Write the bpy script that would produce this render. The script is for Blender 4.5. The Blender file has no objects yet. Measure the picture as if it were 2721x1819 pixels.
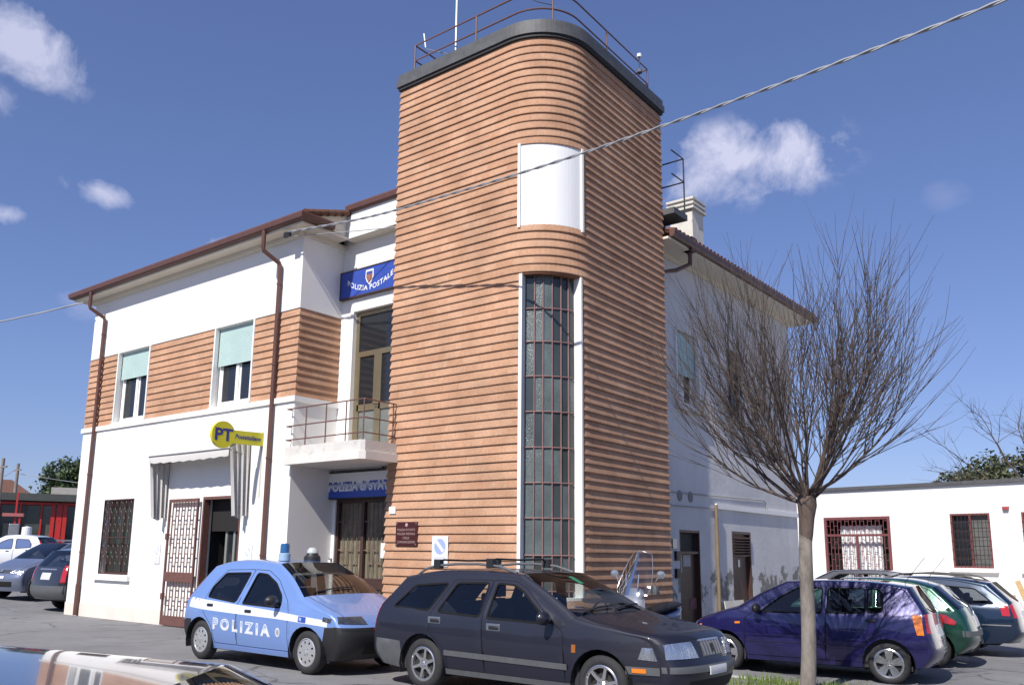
import bpy, math, random
from mathutils import Vector, Matrix, noise as mnoise
from mathutils.geometry import delaunay_2d_cdt
rnd = random.Random(7)
S = bpy.context.scene
COL = S.collection
PI = math.pi

# ------------------------------------------------------------------ camera
CAMP = Vector((13.8313, -10.7915, 1.6))
R_ = Vector((0.77885322, 0.62706997, 0.01307355))
U_ = Vector((0.11010812, -0.15722094, 0.98140602))
F_ = Vector((-0.61746568, 0.76293174, 0.19149753))
FPX, PX, PY, IW, IH = 2325.73, 1316.33, 1017.5, 2721.0, 1819.0
cd = bpy.data.cameras.new('camera')
cam = bpy.data.objects.new('camera', cd)
COL.objects.link(cam)
cam.matrix_world = Matrix(((R_.x, U_.x, -F_.x, CAMP.x), (R_.y, U_.y, -F_.y, CAMP.y), (R_.z, U_.z, -F_.z, CAMP.z), (0, 0, 0, 1)))
cd.sensor_fit = 'HORIZONTAL'
cd.sensor_width = 36
cd.lens = 36 * FPX / IW
cd.shift_x = (IW / 2 - PX) / IW
cd.shift_y = (PY - IH / 2) / IW
cd.clip_start = 0.05
cd.clip_end = 3000
S.camera = cam

def ray(u, w):
    return (F_ + R_ * ((u - PX) / FPX) - U_ * ((w - PY) / FPX)).normalized()

# ------------------------------------------------------------------ light
SUN_EL = math.radians(44.5)
SUN_AZ = math.radians(171.0)          # from +Y towards +X
world = bpy.data.worlds.new('World')
S.world = world
world.use_nodes = True
wn = world.node_tree.nodes
wl = world.node_tree.links
wn.clear()
out = wn.new('ShaderNodeOutputWorld')
bg = wn.new('ShaderNodeBackground')
sky = wn.new('ShaderNodeTexSky')
sky.sky_type = 'NISHITA'
sky.sun_disc = False
sky.sun_elevation = SUN_EL
sky.sun_rotation = SUN_AZ
sky.altitude = 0
sky.air_density = 1.0
sky.dust_density = 0.35
sky.ozone_density = 1.6
SKY_STR = 0.090
bg.inputs['Strength'].default_value = SKY_STR
wl.new(bg.outputs[0], out.inputs[0])
tc = wn.new('ShaderNodeTexCoord')
nz = wn.new('ShaderNodeTexNoise')
nz.inputs['Scale'].default_value = 14.0
nz.inputs['Detail'].default_value = 9.0
nz.inputs['Roughness'].default_value = 0.62
nz.inputs['Distortion'].default_value = 0.3
wl.new(tc.outputs['Generated'], nz.inputs['Vector'])

def wmath(op, a, b=None, clamp=False):
    n = wn.new('ShaderNodeMath')
    n.operation = op
    n.use_clamp = clamp
    for i, v in enumerate((a, b)):
        if v is None:
            continue
        if isinstance(v, (int, float)):
            n.inputs[i].default_value = v
        else:
            wl.new(v, n.inputs[i])
    return n.outputs[0]

def wdot(v):
    n = wn.new('ShaderNodeVectorMath')
    n.operation = 'DOT_PRODUCT'
    wl.new(tc.outputs['Generated'], n.inputs[0])
    n.inputs[1].default_value = v
    return n.outputs['Value']

cloud = None
for (u, w, rx, ry, gain, tilt) in [(1985, 428, 186, 82, 1.0, -0.05), (45, 100, 118, 74, 0.85, 0.5), (265, 510, 74, 28, 0.8, 0.2),
                                   (15, 570, 48, 22, 0.75, 0.1), (2510, 520, 44, 28, 0.12, 0.1), (-10, 265, 44, 36, 0.5, 0.0),
                                   (580, 640, 50, 14, 0.45, -0.35), (230, 800, 60, 40, 0.3, 0.0)]:
    c = ray(u, w)
    r = R_.copy()
    uu = (U_ - c * U_.dot(c)).normalized()
    r = (R_ - c * R_.dot(c)).normalized()
    r2 = r * math.cos(tilt) - uu * math.sin(tilt)
    u2 = r * math.sin(tilt) + uu * math.cos(tilt)
    sx, sy = rx / FPX, ry / FPX
    a = wmath('MULTIPLY', wdot(r2), 1 / sx)
    b = wmath('MULTIPLY', wdot(u2), 1 / sy)
    d2 = wmath('ADD', wmath('MULTIPLY', a, a), wmath('MULTIPLY', b, b))
    m = wmath('SUBTRACT', 1.0, wmath('MULTIPLY', wmath('SQRT', d2), 0.62))
    front = wmath('GREATER_THAN', wdot(c), 0.0)
    m = wmath('MULTIPLY', m, front)
    dens = wmath('ADD', m, wmath('MULTIPLY', wmath('SUBTRACT', nz.outputs['Fac'], 0.5), 2.9))
    dens = wmath('MULTIPLY', wmath('SUBTRACT', dens, 0.28), 1.5, True)
    dens = wmath('MULTIPLY', dens, wmath('MULTIPLY', wmath('MULTIPLY', m, 3.0, True), gain))
    cloud = dens if cloud is None else wmath('MAXIMUM', cloud, dens)
mixw = wn.new('ShaderNodeMix')
mixw.data_type = 'RGBA'
wl.new(cloud, mixw.inputs['Factor'])
gam = wn.new('ShaderNodeGamma')
gam.inputs['Gamma'].default_value = 0.75
wl.new(sky.outputs[0], gam.inputs['Color'])
tint = wn.new('ShaderNodeMix')
tint.data_type = 'RGBA'
tint.blend_type = 'MULTIPLY'
tint.inputs['Factor'].default_value = 1
tint.inputs['B'].default_value = (0.95, 1.07, 1.60, 1)
wl.new(gam.outputs[0], tint.inputs['A'])
wl.new(tint.outputs['Result'], mixw.inputs['A'])
mixw.inputs['B'].default_value = (5.6, 5.8, 7.6, 1)
wl.new(mixw.outputs['Result'], bg.inputs['Color'])

sd = bpy.data.lights.new('sun', 'SUN')
sd.energy = 4.6
sd.angle = math.radians(0.53)
sd.color = (1.0, 0.955, 0.89)
sun = bpy.data.objects.new('sun', sd)
COL.objects.link(sun)
SUN_TO = Vector((math.sin(SUN_AZ) * math.cos(SUN_EL), math.cos(SUN_AZ) * math.cos(SUN_EL), math.sin(SUN_EL)))
sun.rotation_euler = SUN_TO.to_track_quat('Z', 'Y').to_euler()
sun.location = (0, -30, 40)
S.view_settings.view_transform = 'Standard'
S.view_settings.look = 'None'
S.view_settings.exposure = 0.35
S.view_settings.gamma = 1.0

# ------------------------------------------------------------------ materials
MATS = {}

def mat(name, col=(0.5, 0.5, 0.5), rough=0.6, metal=0.0, spec=0.5, coat=0.0, var=0.0, vscale=4.0, bump=0.0, bscale=40.0,
        trans=0.0, emit=None, col2=None, c2scale=2.0, c2lo=0.5, c2hi=0.62, stretch=None):
    if name in MATS:
        return MATS[name]
    m = bpy.data.materials.new(name)
    m.use_nodes = True
    nt = m.node_tree
    b = nt.nodes['Principled BSDF']
    b.inputs['Roughness'].default_value = rough
    b.inputs['Metallic'].default_value = metal
    b.inputs['Specular IOR Level'].default_value = spec
    b.inputs['Coat Weight'].default_value = coat
    b.inputs['Coat Roughness'].default_value = 0.04
    b.inputs['Base Color'].default_value = (*col, 1)
    if trans:
        b.inputs['Transmission Weight'].default_value = trans
    t = None
    if var or bump or col2:
        t = nt.nodes.new('ShaderNodeTexCoord')
        src = t.outputs['Object']
        if stretch:
            mp = nt.nodes.new('ShaderNodeMapping')
            mp.inputs['Scale'].default_value = stretch
            nt.links.new(src, mp.inputs[0])
            src = mp.outputs[0]
    last = None
    if col2:
        n = nt.nodes.new('ShaderNodeTexNoise')
        n.inputs['Scale'].default_value = c2scale
        n.inputs['Detail'].default_value = 8
        n.inputs['Roughness'].default_value = 0.65
        nt.links.new(src, n.inputs['Vector'])
        rp = nt.nodes.new('ShaderNodeMapRange')
        rp.inputs['From Min'].default_value = c2lo
        rp.inputs['From Max'].default_value = c2hi
        nt.links.new(n.outputs['Fac'], rp.inputs['Value'])
        mx = nt.nodes.new('ShaderNodeMix')
        mx.data_type = 'RGBA'
        mx.inputs['A'].default_value = (*col, 1)
        mx.inputs['B'].default_value = (*col2, 1)
        nt.links.new(rp.outputs[0], mx.inputs['Factor'])
        last = mx.outputs['Result']
    if var:
        n = nt.nodes.new('ShaderNodeTexNoise')
        n.inputs['Scale'].default_value = vscale
        n.inputs['Detail'].default_value = 6
        n.inputs['Roughness'].default_value = 0.6
        nt.links.new(src, n.inputs['Vector'])
        rp = nt.nodes.new('ShaderNodeMapRange')
        rp.inputs['From Min'].default_value = 0.25
        rp.inputs['From Max'].default_value = 0.75
        rp.inputs['To Min'].default_value = 1 - var
        rp.inputs['To Max'].default_value = 1 + var
        nt.links.new(n.outputs['Fac'], rp.inputs['Value'])
        mx = nt.nodes.new('ShaderNodeMix')
        mx.data_type = 'RGBA'
        mx.blend_type = 'MULTIPLY'
        mx.inputs['Factor'].default_value = 1
        if last:
            nt.links.new(last, mx.inputs['A'])
        else:
            mx.inputs['A'].default_value = (*col, 1)
        nt.links.new(rp.outputs[0], mx.inputs['B'])
        last = mx.outputs['Result']
    if last:
        nt.links.new(last, b.inputs['Base Color'])
    if bump:
        n = nt.nodes.new('ShaderNodeTexNoise')
        n.inputs['Scale'].default_value = bscale
        n.inputs['Detail'].default_value = 5
        nt.links.new(src, n.inputs['Vector'])
        bp = nt.nodes.new('ShaderNodeBump')
        bp.inputs['Strength'].default_value = bump
        bp.inputs['Distance'].default_value = 0.02
        nt.links.new(n.outputs['Fac'], bp.inputs['Height'])
        nt.links.new(bp.outputs[0], b.inputs['Normal'])
    if emit:
        b.inputs['Emission Color'].default_value = (*emit[:3], 1)
        b.inputs['Emission Strength'].default_value = emit[3]
    MATS[name] = m
    return m

def glass_mat(name, tint, rough=0.0, refl=1.0):
    if name in MATS:
        return MATS[name]
    m = bpy.data.materials.new(name)
    m.use_nodes = True
    nt = m.node_tree
    nt.nodes.clear()
    o = nt.nodes.new('ShaderNodeOutputMaterial')
    tr = nt.nodes.new('ShaderNodeBsdfTransparent')
    tr.inputs[0].default_value = (*tint, 1)
    gl = nt.nodes.new('ShaderNodeBsdfGlossy')
    gl.inputs['Roughness'].default_value = rough
    fr = nt.nodes.new('ShaderNodeFresnel')
    fr.inputs['IOR'].default_value = 1.5
    mul = nt.nodes.new('ShaderNodeMath')
    mul.operation = 'MULTIPLY'
    mul.inputs[1].default_value = refl * 1.6
    mul.use_clamp = True
    nt.links.new(fr.outputs[0], mul.inputs[0])
    mx = nt.nodes.new('ShaderNodeMixShader')
    nt.links.new(mul.outputs[0], mx.inputs[0])
    nt.links.new(tr.outputs[0], mx.inputs[1])
    nt.links.new(gl.outputs[0], mx.inputs[2])
    nt.links.new(mx.outputs[0], o.inputs[0])
    MATS[name] = m
    return m

def terracotta():
    """UV driven: u along the wall in metres, v = height."""
    m = bpy.data.materials.new('terracotta_cladding')
    m.use_nodes = True
    nt = m.node_tree
    N, L = nt.nodes, nt.links
    b = N['Principled BSDF']
    b.inputs['Roughness'].default_value = 0.82
    b.inputs['Specular IOR Level'].default_value = 0.25
    uv = N.new('ShaderNodeUVMap')
    uv.uv_map = 'UVMap'
    br = N.new('ShaderNodeTexBrick')
    br.offset = 0.5
    br.inputs['Scale'].default_value = 1.0
    br.inputs['Mortar Size'].default_value = 0.0025
    br.inputs['Mortar Smooth'].default_value = 0.4
    br.inputs['Brick Width'].default_value = 0.37
    br.inputs['Row Height'].default_value = 0.1477
    br.inputs['Color1'].default_value = (0.425, 0.235, 0.142, 1)
    br.inputs['Color2'].default_value = (0.475, 0.285, 0.182, 1)
    br.inputs['Mortar'].default_value = (0.36, 0.21, 0.14, 1)
    mp = N.new('ShaderNodeMapping')
    mp.inputs['Location'].default_value = (0, -0.0147, 0)
    L.new(uv.outputs[0], mp.inputs[0])
    L.new(mp.outputs[0], br.inputs['Vector'])
    tcn = N.new('ShaderNodeTexCoord')
    n1 = N.new('ShaderNodeTexNoise')
    n1.inputs['Scale'].default_value = 1.3
    n1.inputs['Detail'].default_value = 7
    n1.inputs['Roughness'].default_value = 0.65
    L.new(tcn.outputs['Object'], n1.inputs['Vector'])
    rp = N.new('ShaderNodeMapRange')
    rp.inputs['From Min'].default_value = 0.3
    rp.inputs['From Max'].default_value = 0.7
    rp.inputs['To Min'].default_value = 0.80
    rp.inputs['To Max'].default_value = 1.18
    L.new(n1.outputs['Fac'], rp.inputs['Value'])
    mx = N.new('ShaderNodeMix')
    mx.data_type = 'RGBA'
    mx.blend_type = 'MULTIPLY'
    mx.inputs['Factor'].default_value = 1
    L.new(br.outputs['Color'], mx.inputs['A'])
    L.new(rp.outputs[0], mx.inputs['B'])
    # pale efflorescence patches
    n2 = N.new('ShaderNodeTexNoise')
    n2.inputs['Scale'].default_value = 2.2
    n2.inputs['Detail'].default_value = 9
    n2.inputs['Roughness'].default_value = 0.7
    mp2 = N.new('ShaderNodeMapping')
    mp2.inputs['Scale'].default_value = (1, 1, 2.4)
    mp2.inputs['Location'].default_value = (3.3, 1.2, 0.4)
    L.new(tcn.outputs['Object'], mp2.inputs[0])
    L.new(mp2.outputs[0], n2.inputs['Vector'])
    r2 = N.new('ShaderNodeMapRange')
    r2.inputs['From Min'].default_value = 0.63
    r2.inputs['From Max'].default_value = 0.80
    r2.inputs['To Max'].default_value = 0.6
    L.new(n2.outputs['Fac'], r2.inputs['Value'])
    mx2 = N.new('ShaderNodeMix')
    mx2.data_type = 'RGBA'
    mx2.inputs['B'].default_value = (0.56, 0.46, 0.38, 1)
    L.new(r2.outputs[0], mx2.inputs['Factor'])
    L.new(mx.outputs['Result'], mx2.inputs['A'])
    n3 = N.new('ShaderNodeTexNoise')
    n3.inputs['Scale'].default_value = 26
    n3.inputs['Detail'].default_value = 6
    L.new(tcn.outputs['Object'], n3.inputs['Vector'])
    r3 = N.new('ShaderNodeMapRange')
    r3.inputs['From Min'].default_value = 0.3
    r3.inputs['From Max'].default_value = 0.7
    r3.inputs['To Min'].default_value = 0.88
    r3.inputs['To Max'].default_value = 1.1
    L.new(n3.outputs['Fac'], r3.inputs['Value'])
    mx3 = N.new('ShaderNodeMix')
    mx3.data_type = 'RGBA'
    mx3.blend_type = 'MULTIPLY'
    mx3.inputs['Factor'].default_value = 1
    L.new(mx2.outputs['Result'], mx3.inputs['A'])
    L.new(r3.outputs[0], mx3.inputs['B'])
    L.new(mx3.outputs['Result'], b.inputs['Base Color'])
    bp = N.new('ShaderNodeBump')
    bp.inputs['Strength'].default_value = 0.5
    bp.inputs['Distance'].default_value = 0.008
    L.new(n3.outputs['Fac'], bp.inputs['Height'])
    L.new(bp.outputs[0], b.inputs['Normal'])
    return m

M_TERRA = terracotta()
M_WHITE = mat('white_render', (0.78, 0.765, 0.735), 0.85, var=0.035, vscale=0.9, bump=0.12, bscale=60, col2=(0.70, 0.68, 0.645), c2scale=0.7, c2lo=0.55, c2hi=0.75)
M_TRIM = mat('white_trim', (0.80, 0.79, 0.76), 0.7, var=0.04, vscale=3)
M_PLINTH = mat('stained_plinth', (0.70, 0.62, 0.55), 0.9, var=0.08, vscale=2.0, bump=0.15, bscale=50, col2=(0.52, 0.47, 0.42), c2scale=2.5, c2lo=0.6, c2hi=0.72)
M_BROWN = mat('brown_metal', (0.115, 0.052, 0.040), 0.45, spec=0.5, var=0.15, vscale=6)
M_BROWN2 = mat('rust_brown_iron', (0.135, 0.062, 0.050), 0.55, var=0.2, vscale=12)
M_DARKBR = mat('dark_brown_paint', (0.058, 0.028, 0.022), 0.5, var=0.18, vscale=5)
M_SOFFIT = mat('cream_soffit', (0.66, 0.60, 0.50), 0.85, var=0.06, vscale=2)
M_SLATE = mat('grey_flashing', (0.085, 0.085, 0.088), 0.6, var=0.25, vscale=5, bump=0.1, bscale=20)
M_TILE = mat('roof_tile', (0.13, 0.06, 0.04), 0.85, var=0.3, vscale=6, bump=0.3, bscale=20)
M_DGLASS = mat('dark_window_glass', (0.018, 0.021, 0.026), 0.04, spec=0.6)
M_ALU = mat('bronze_aluminium', (0.30, 0.25, 0.16), 0.35, metal=0.7, var=0.08)
M_GREYM = mat('grey_metal', (0.32, 0.32, 0.33), 0.4, metal=0.7, var=0.1)
M_BLACK = mat('black_plastic', (0.016, 0.016, 0.018), 0.5, var=0.1, vscale=20)
M_SEAL = mat('rubber_seal', (0.012, 0.012, 0.013), 0.9, spec=0.12)
M_RUBBER = mat('tyre_rubber', (0.022, 0.022, 0.024), 0.82, var=0.25, vscale=18)
M_SHUT = mat('aqua_shutter', (0.42, 0.55, 0.52), 0.55, var=0.06, vscale=3)
M_CONC = mat('weathered_concrete', (0.60, 0.575, 0.53), 0.9, var=0.1, vscale=3, bump=0.3, bscale=25, col2=(0.27, 0.24, 0.22), c2scale=3.2, c2lo=0.56, c2hi=0.7)
M_FROST = mat('frosted_pane', (0.10, 0.125, 0.125), 0.22, spec=0.55, var=0.35, vscale=2.5, bump=0.5, bscale=45)
M_FROST2 = mat('clear_dark_pane', (0.045, 0.055, 0.055), 0.10, spec=0.55, var=0.3, vscale=1.5)
M_CANVAS = mat('cream_canvas', (0.52, 0.50, 0.48), 0.9, var=0.06, vscale=3, bump=0.2, bscale=14)
M_YELLOW = mat('yellow_sign', (0.62, 0.57, 0.02), 0.4, var=0.03)
M_SBLUE = mat('sign_blue', (0.035, 0.075, 0.36), 0.4, var=0.12, vscale=4)
M_INK = mat('blue_ink', (0.025, 0.03, 0.22), 0.5)
M_SWHITE = mat('sign_white', (0.78, 0.78, 0.78), 0.45)
M_PLATE = mat('plate_white', (0.55, 0.56, 0.57), 0.4)
M_GRAYINK = mat('grey_ink', (0.30, 0.31, 0.33), 0.6)
M_CHROME = mat('bright_alloy', (0.62, 0.62, 0.63), 0.22, metal=0.9, var=0.05)
M_HUBCAP = mat('silver_hubcap', (0.50, 0.50, 0.51), 0.3, metal=0.55)
M_LENS = mat('headlamp_lens', (0.55, 0.57, 0.60), 0.10, metal=0.85, coat=1.0, var=0.35, vscale=16, bump=0.9, bscale=38, stretch=(.35, 1.6, .25))
M_LENSD = mat('smoked_lamp', (0.10, 0.105, 0.115), 0.12, metal=0.6, coat=1.0, var=0.6, vscale=18, bump=0.7, bscale=30)
M_REDL = mat('red_lens', (0.42, 0.012, 0.014), 0.12, coat=1.0, var=0.15, vscale=12)
M_ORAL = mat('orange_lens', (0.75, 0.20, 0.012), 0.12, coat=1.0, var=0.1, vscale=12)
M_SEAT = mat('dark_seat_fabric', (0.022, 0.026, 0.045), 0.9, var=0.2, vscale=10)
M_INT = mat('interior_trim', (0.026, 0.027, 0.03), 0.8)
M_LINER = mat('headliner', (0.22, 0.21, 0.20), 0.9)
M_AGLASS = glass_mat('car_glass', (0.82, 0.86, 0.85))
M_AGLASSD = glass_mat('car_glass_dark', (0.4, 0.43, 0.45))
M_CLEAR = glass_mat('clear_screen', (0.84, 0.85, 0.87), 0.06, 0.8)
M_BLUEL = mat('blue_beacon', (0.02, 0.10, 0.26), 0.1, coat=1.0)
M_WOOD = mat('pale_timber', (0.50, 0.34, 0.16), 0.7, var=0.15, vscale=8)

# ------------------------------------------------------------------ mesh helper
def V(*a):
    return Vector(a)

class MB:
    def __init__(self):
        self.v, self.f, self.uv = [], [], {}

    def add(self, vs, fs):
        o = len(self.v)
        self.v.extend([Vector(p) for p in vs])
        self.f.extend([tuple(i + o for i in q) for q in fs])
        return self

    def box(self, x0, x1, y0, y1, z0, z1):
        x0, x1 = min(x0, x1), max(x0, x1)
        y0, y1 = min(y0, y1), max(y0, y1)
        z0, z1 = min(z0, z1), max(z0, z1)
        return self.add([(x0, y0, z0), (x1, y0, z0), (x1, y1, z0), (x0, y1, z0), (x0, y0, z1), (x1, y0, z1), (x1, y1, z1), (x0, y1, z1)],
                        [(0, 3, 2, 1), (4, 5, 6, 7), (0, 1, 5, 4), (1, 2, 6, 5), (2, 3, 7, 6), (3, 0, 4, 7)])

    def obox(self, P0, A, B, C):
        """box from corner P0 with edge vectors A, B, C"""
        P0, A, B, C = Vector(P0), Vector(A), Vector(B), Vector(C)
        return self.add([P0, P0 + A, P0 + A + B, P0 + B, P0 + C, P0 + A + C, P0 + A + B + C, P0 + B + C],
                        [(0, 3, 2, 1), (4, 5, 6, 7), (0, 1, 5, 4), (1, 2, 6, 5), (2, 3, 7, 6), (3, 0, 4, 7)])

    def quad(self, a, b, c, d):
        return self.add([a, b, c, d], [(0, 1, 2, 3)])

    def tube(self, pts, r, n=8, caps=True, closed=False):
        pts = [Vector(p) for p in pts]
        m = len(pts)
        rs = r if isinstance(r, (list, tuple)) else [r] * m
        o = len(self.v)
        up = None
        for i, p in enumerate(pts):
            if closed:
                t = (pts[(i + 1) % m] - pts[i - 1])
            else:
                t = pts[min(i + 1, m - 1)] - pts[max(i - 1, 0)]
            t = t.normalized() if t.length > 1e-9 else Vector((0, 0, 1))
            if up is None:
                up = Vector((0, 0, 1)) if abs(t.z) < 0.9 else Vector((1, 0, 0))
            s = t.cross(up)
            if s.length < 1e-6:
                s = t.cross(Vector((0.3, 0.9, 0.2)))
            s.normalize()
            up = s.cross(t).normalized()
            for k in range(n):
                a = 2 * PI * k / n
                self.v.append(p + (s * math.cos(a) + up * math.sin(a)) * rs[i])
        for i in range(m if closed else m - 1):
            j = (i + 1) % m
            for k in range(n):
                k2 = (k + 1) % n
                self.f.append((o + i * n + k, o + i * n + k2, o + j * n + k2, o + j * n + k))
        if caps and not closed:
            self.f.append(tuple(o + k for k in reversed(range(n))))
            self.f.append(tuple(o + (m - 1) * n + k for k in range(n)))
        return self

    def cyl(self, p0, p1, r, n=12):
        return self.tube([p0, p1], r, n)

    def lathe(self, prof, n=24, c=(0, 0, 0), axis='z', close=False):
        c = Vector(c)
        o = len(self.v)
        m = len(prof)
        for k in range(n):
            a = 2 * PI * k / n
            for (r, h) in prof:
                if axis == 'z':
                    self.v.append(c + Vector((r * math.cos(a), r * math.sin(a), h)))
                elif axis == 'y':
                    self.v.append(c + Vector((r * math.cos(a), h, r * math.sin(a))))
                else:
                    self.v.append(c + Vector((h, r * math.cos(a), r * math.sin(a))))
        for k in range(n):
            k2 = (k + 1) % n
            for i in range(m if close else m - 1):
                j = (i + 1) % m
                self.f.append((o + k * m + i, o + k2 * m + i, o + k2 * m + j, o + k * m + j))
        return self

    def grid(self, fn, nu, nv):
        o = len(self.v)
        for i in range(nu + 1):
            for j in range(nv + 1):
                self.v.append(Vector(fn(i / nu, j / nv)))
        for i in range(nu):
            for j in range(nv):
                a = o + i * (nv + 1) + j
                self.f.append((a, a + 1, a + nv + 2, a + nv + 1))
        return self

    def prism(self, poly, fn0, fn1):
        """poly of 2d points, two mapping functions to 3d (front/back)"""
        n = len(poly)
        o = len(self.v)
        for p in poly:
            self.v.append(Vector(fn0(*p)))
        for p in poly:
            self.v.append(Vector(fn1(*p)))
        self.f.append(tuple(o + i for i in range(n)))
        self.f.append(tuple(o + n + i for i in reversed(range(n))))
        for i in range(n):
            j = (i + 1) % n
            self.f.append((o + i, o + n + i, o + n + j, o + j))
        return self

    def mesh(self, name, material, smooth=False, angle=35):
        me = bpy.data.meshes.new(name)
        me.from_pydata([tuple(p) for p in self.v], [], self.f)
        if material:
            me.materials.append(material)
        if self.uv:
            ul = me.uv_layers.new(name='UVMap')
            for lp in me.loops:
                ul.data[lp.index].uv = self.uv.get(lp.vertex_index, (0, 0))
        if smooth:
            for p in me.polygons:
                p.use_smooth = True
            if angle < 180:
                me.set_sharp_from_angle(angle=math.radians(angle))
        me.update()
        return me

    def build(self, name, material, parent=None, smooth=False, angle=35, bevel=0.0):
        o = bpy.data.objects.new(name, self.mesh(name, material, smooth, angle))
        COL.objects.link(o)
        if parent:
            o.parent = parent
        if bevel:
            md = o.modifiers.new('bevel', 'BEVEL')
            md.width = bevel
            md.segments = 2
            md.limit_method = 'ANGLE'
        return o

def share(name, me, parent, loc=(0, 0, 0), rot=(0, 0, 0)):
    o = bpy.data.objects.new(name, me)
    COL.objects.link(o)
    o.parent = parent
    o.location = loc
    o.rotation_euler = rot
    return o

def empty(name, loc=(0, 0, 0), rz=0, label=None, cat=None, group=None):
    o = bpy.data.objects.new(name, None)
    COL.objects.link(o)
    o.location = loc
    o.rotation_euler = (0, 0, rz)
    o.empty_display_size = 0.2
    return tag(o, label, cat, group)

def tag(o, label=None, cat=None, group=None, kind=None):
    if label:
        o['label'] = label
    if cat:
        o['category'] = cat
    if group:
        o['group'] = group
    if kind:
        o['kind'] = kind
    return o

def panel(mb, P0, Ud, N, w, z0, z1, holes=(), depth=0.2, back=True):
    """vertical wall face starting at P0 (x,y), running along unit Ud (2d), outward normal N (2d); holes are (u0,u1,z0,z1)"""
    us = sorted({0, w, *[h[0] for h in holes], *[h[1] for h in holes]})
    zs = sorted({z0, z1, *[h[2] for h in holes], *[h[3] for h in holes]})
    us = [u for u in us if -1e-6 <= u <= w + 1e-6]
    zs = [z for z in zs if z0 - 1e-6 <= z <= z1 + 1e-6]
    def pt(u, z, d=0.0):
        return (P0[0] + Ud[0] * u - N[0] * d, P0[1] + Ud[1] * u - N[1] * d, z)
    for i in range(len(us) - 1):
        for j in range(len(zs) - 1):
            uc, zc = (us[i] + us[i + 1]) / 2, (zs[j] + zs[j + 1]) / 2
            if any(h[0] < uc < h[1] and h[2] < zc < h[3] for h in holes):
                continue
            mb.quad(pt(us[i], zs[j]), pt(us[i + 1], zs[j]), pt(us[i + 1], zs[j + 1]), pt(us[i], zs[j + 1]))
    for (a, b, c, d) in holes:
        mb.quad(pt(a, c), pt(a, d), pt(a, d, depth), pt(a, c, depth))
        mb.quad(pt(b, d), pt(b, c), pt(b, c, depth), pt(b, d, depth))
        mb.quad(pt(a, d), pt(b, d), pt(b, d, depth), pt(a, d, depth))
        if c > z0 + 1e-6:
            mb.quad(pt(b, c), pt(a, c), pt(a, c, depth), pt(b, c, depth))
    return mb

def text_verts(s, size=1.0, space=1.0, offset=0.0, align='LEFT', shear=0.0):
    cu = bpy.data.curves.new('txt', 'FONT')
    cu.body = s
    cu.size = size
    cu.space_character = space
    cu.offset = offset
    cu.align_x = align
    cu.shear = shear
    cu.resolution_u = 3
    ob = bpy.data.objects.new('txt', cu)
    COL.objects.link(ob)
    bpy.context.view_layer.update()
    me = bpy.data.meshes.new_from_object(ob.evaluated_get(bpy.context.evaluated_depsgraph_get()))
    vs = [v.co.copy() for v in me.vertices]
    fs = [tuple(p.vertices) for p in me.polygons]
    bpy.data.objects.remove(ob)
    bpy.data.curves.remove(cu)
    bpy.data.meshes.remove(me)
    return vs, fs

def text_obj(name, s, size, origin, ux, uy, material, parent, width=None, space=1.0, offset=0.0, warp=None, shear=0.0):
    """flat lettering laid on a plane (origin, ux right, uy up); width scales it to fit"""
    vs, fs = text_verts(s, size, space, offset, shear=shear)
    ux, uy, origin = Vector(ux), Vector(uy), Vector(origin)
    x0 = min(v.x for v in vs)
    x1 = max(v.x for v in vs)
    kx = width / (x1 - x0) if width else 1.0
    mb = MB()
    pts = []
    for v in vs:
        a, b = (v.x - x0) * kx, v.y
        if warp:
            a, b = warp(a, b)
        pts.append(origin + ux * a + uy * b)
    mb.add(pts, fs)
    return mb.build(name, material, parent)

# ------------------------------------------------------------------ ground
def sst(a, b, x):
    t = max(0.0, min(1.0, (x - a) / (b - a)))
    return t * t * (3 - 2 * t)

def gz(x, y):
    z = -0.15 * sst(0.2, 2.6, y) * sst(6.2, 8.0, x) * (1 - 0.6 * sst(12, 18, y))
    z += 0.2 * sst(-9.8, -13.0, x) if x < -9.8 else 0.0
    z += 0.035 * max(0.0, min(60.0, -13.0 - x))
    return z

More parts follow.
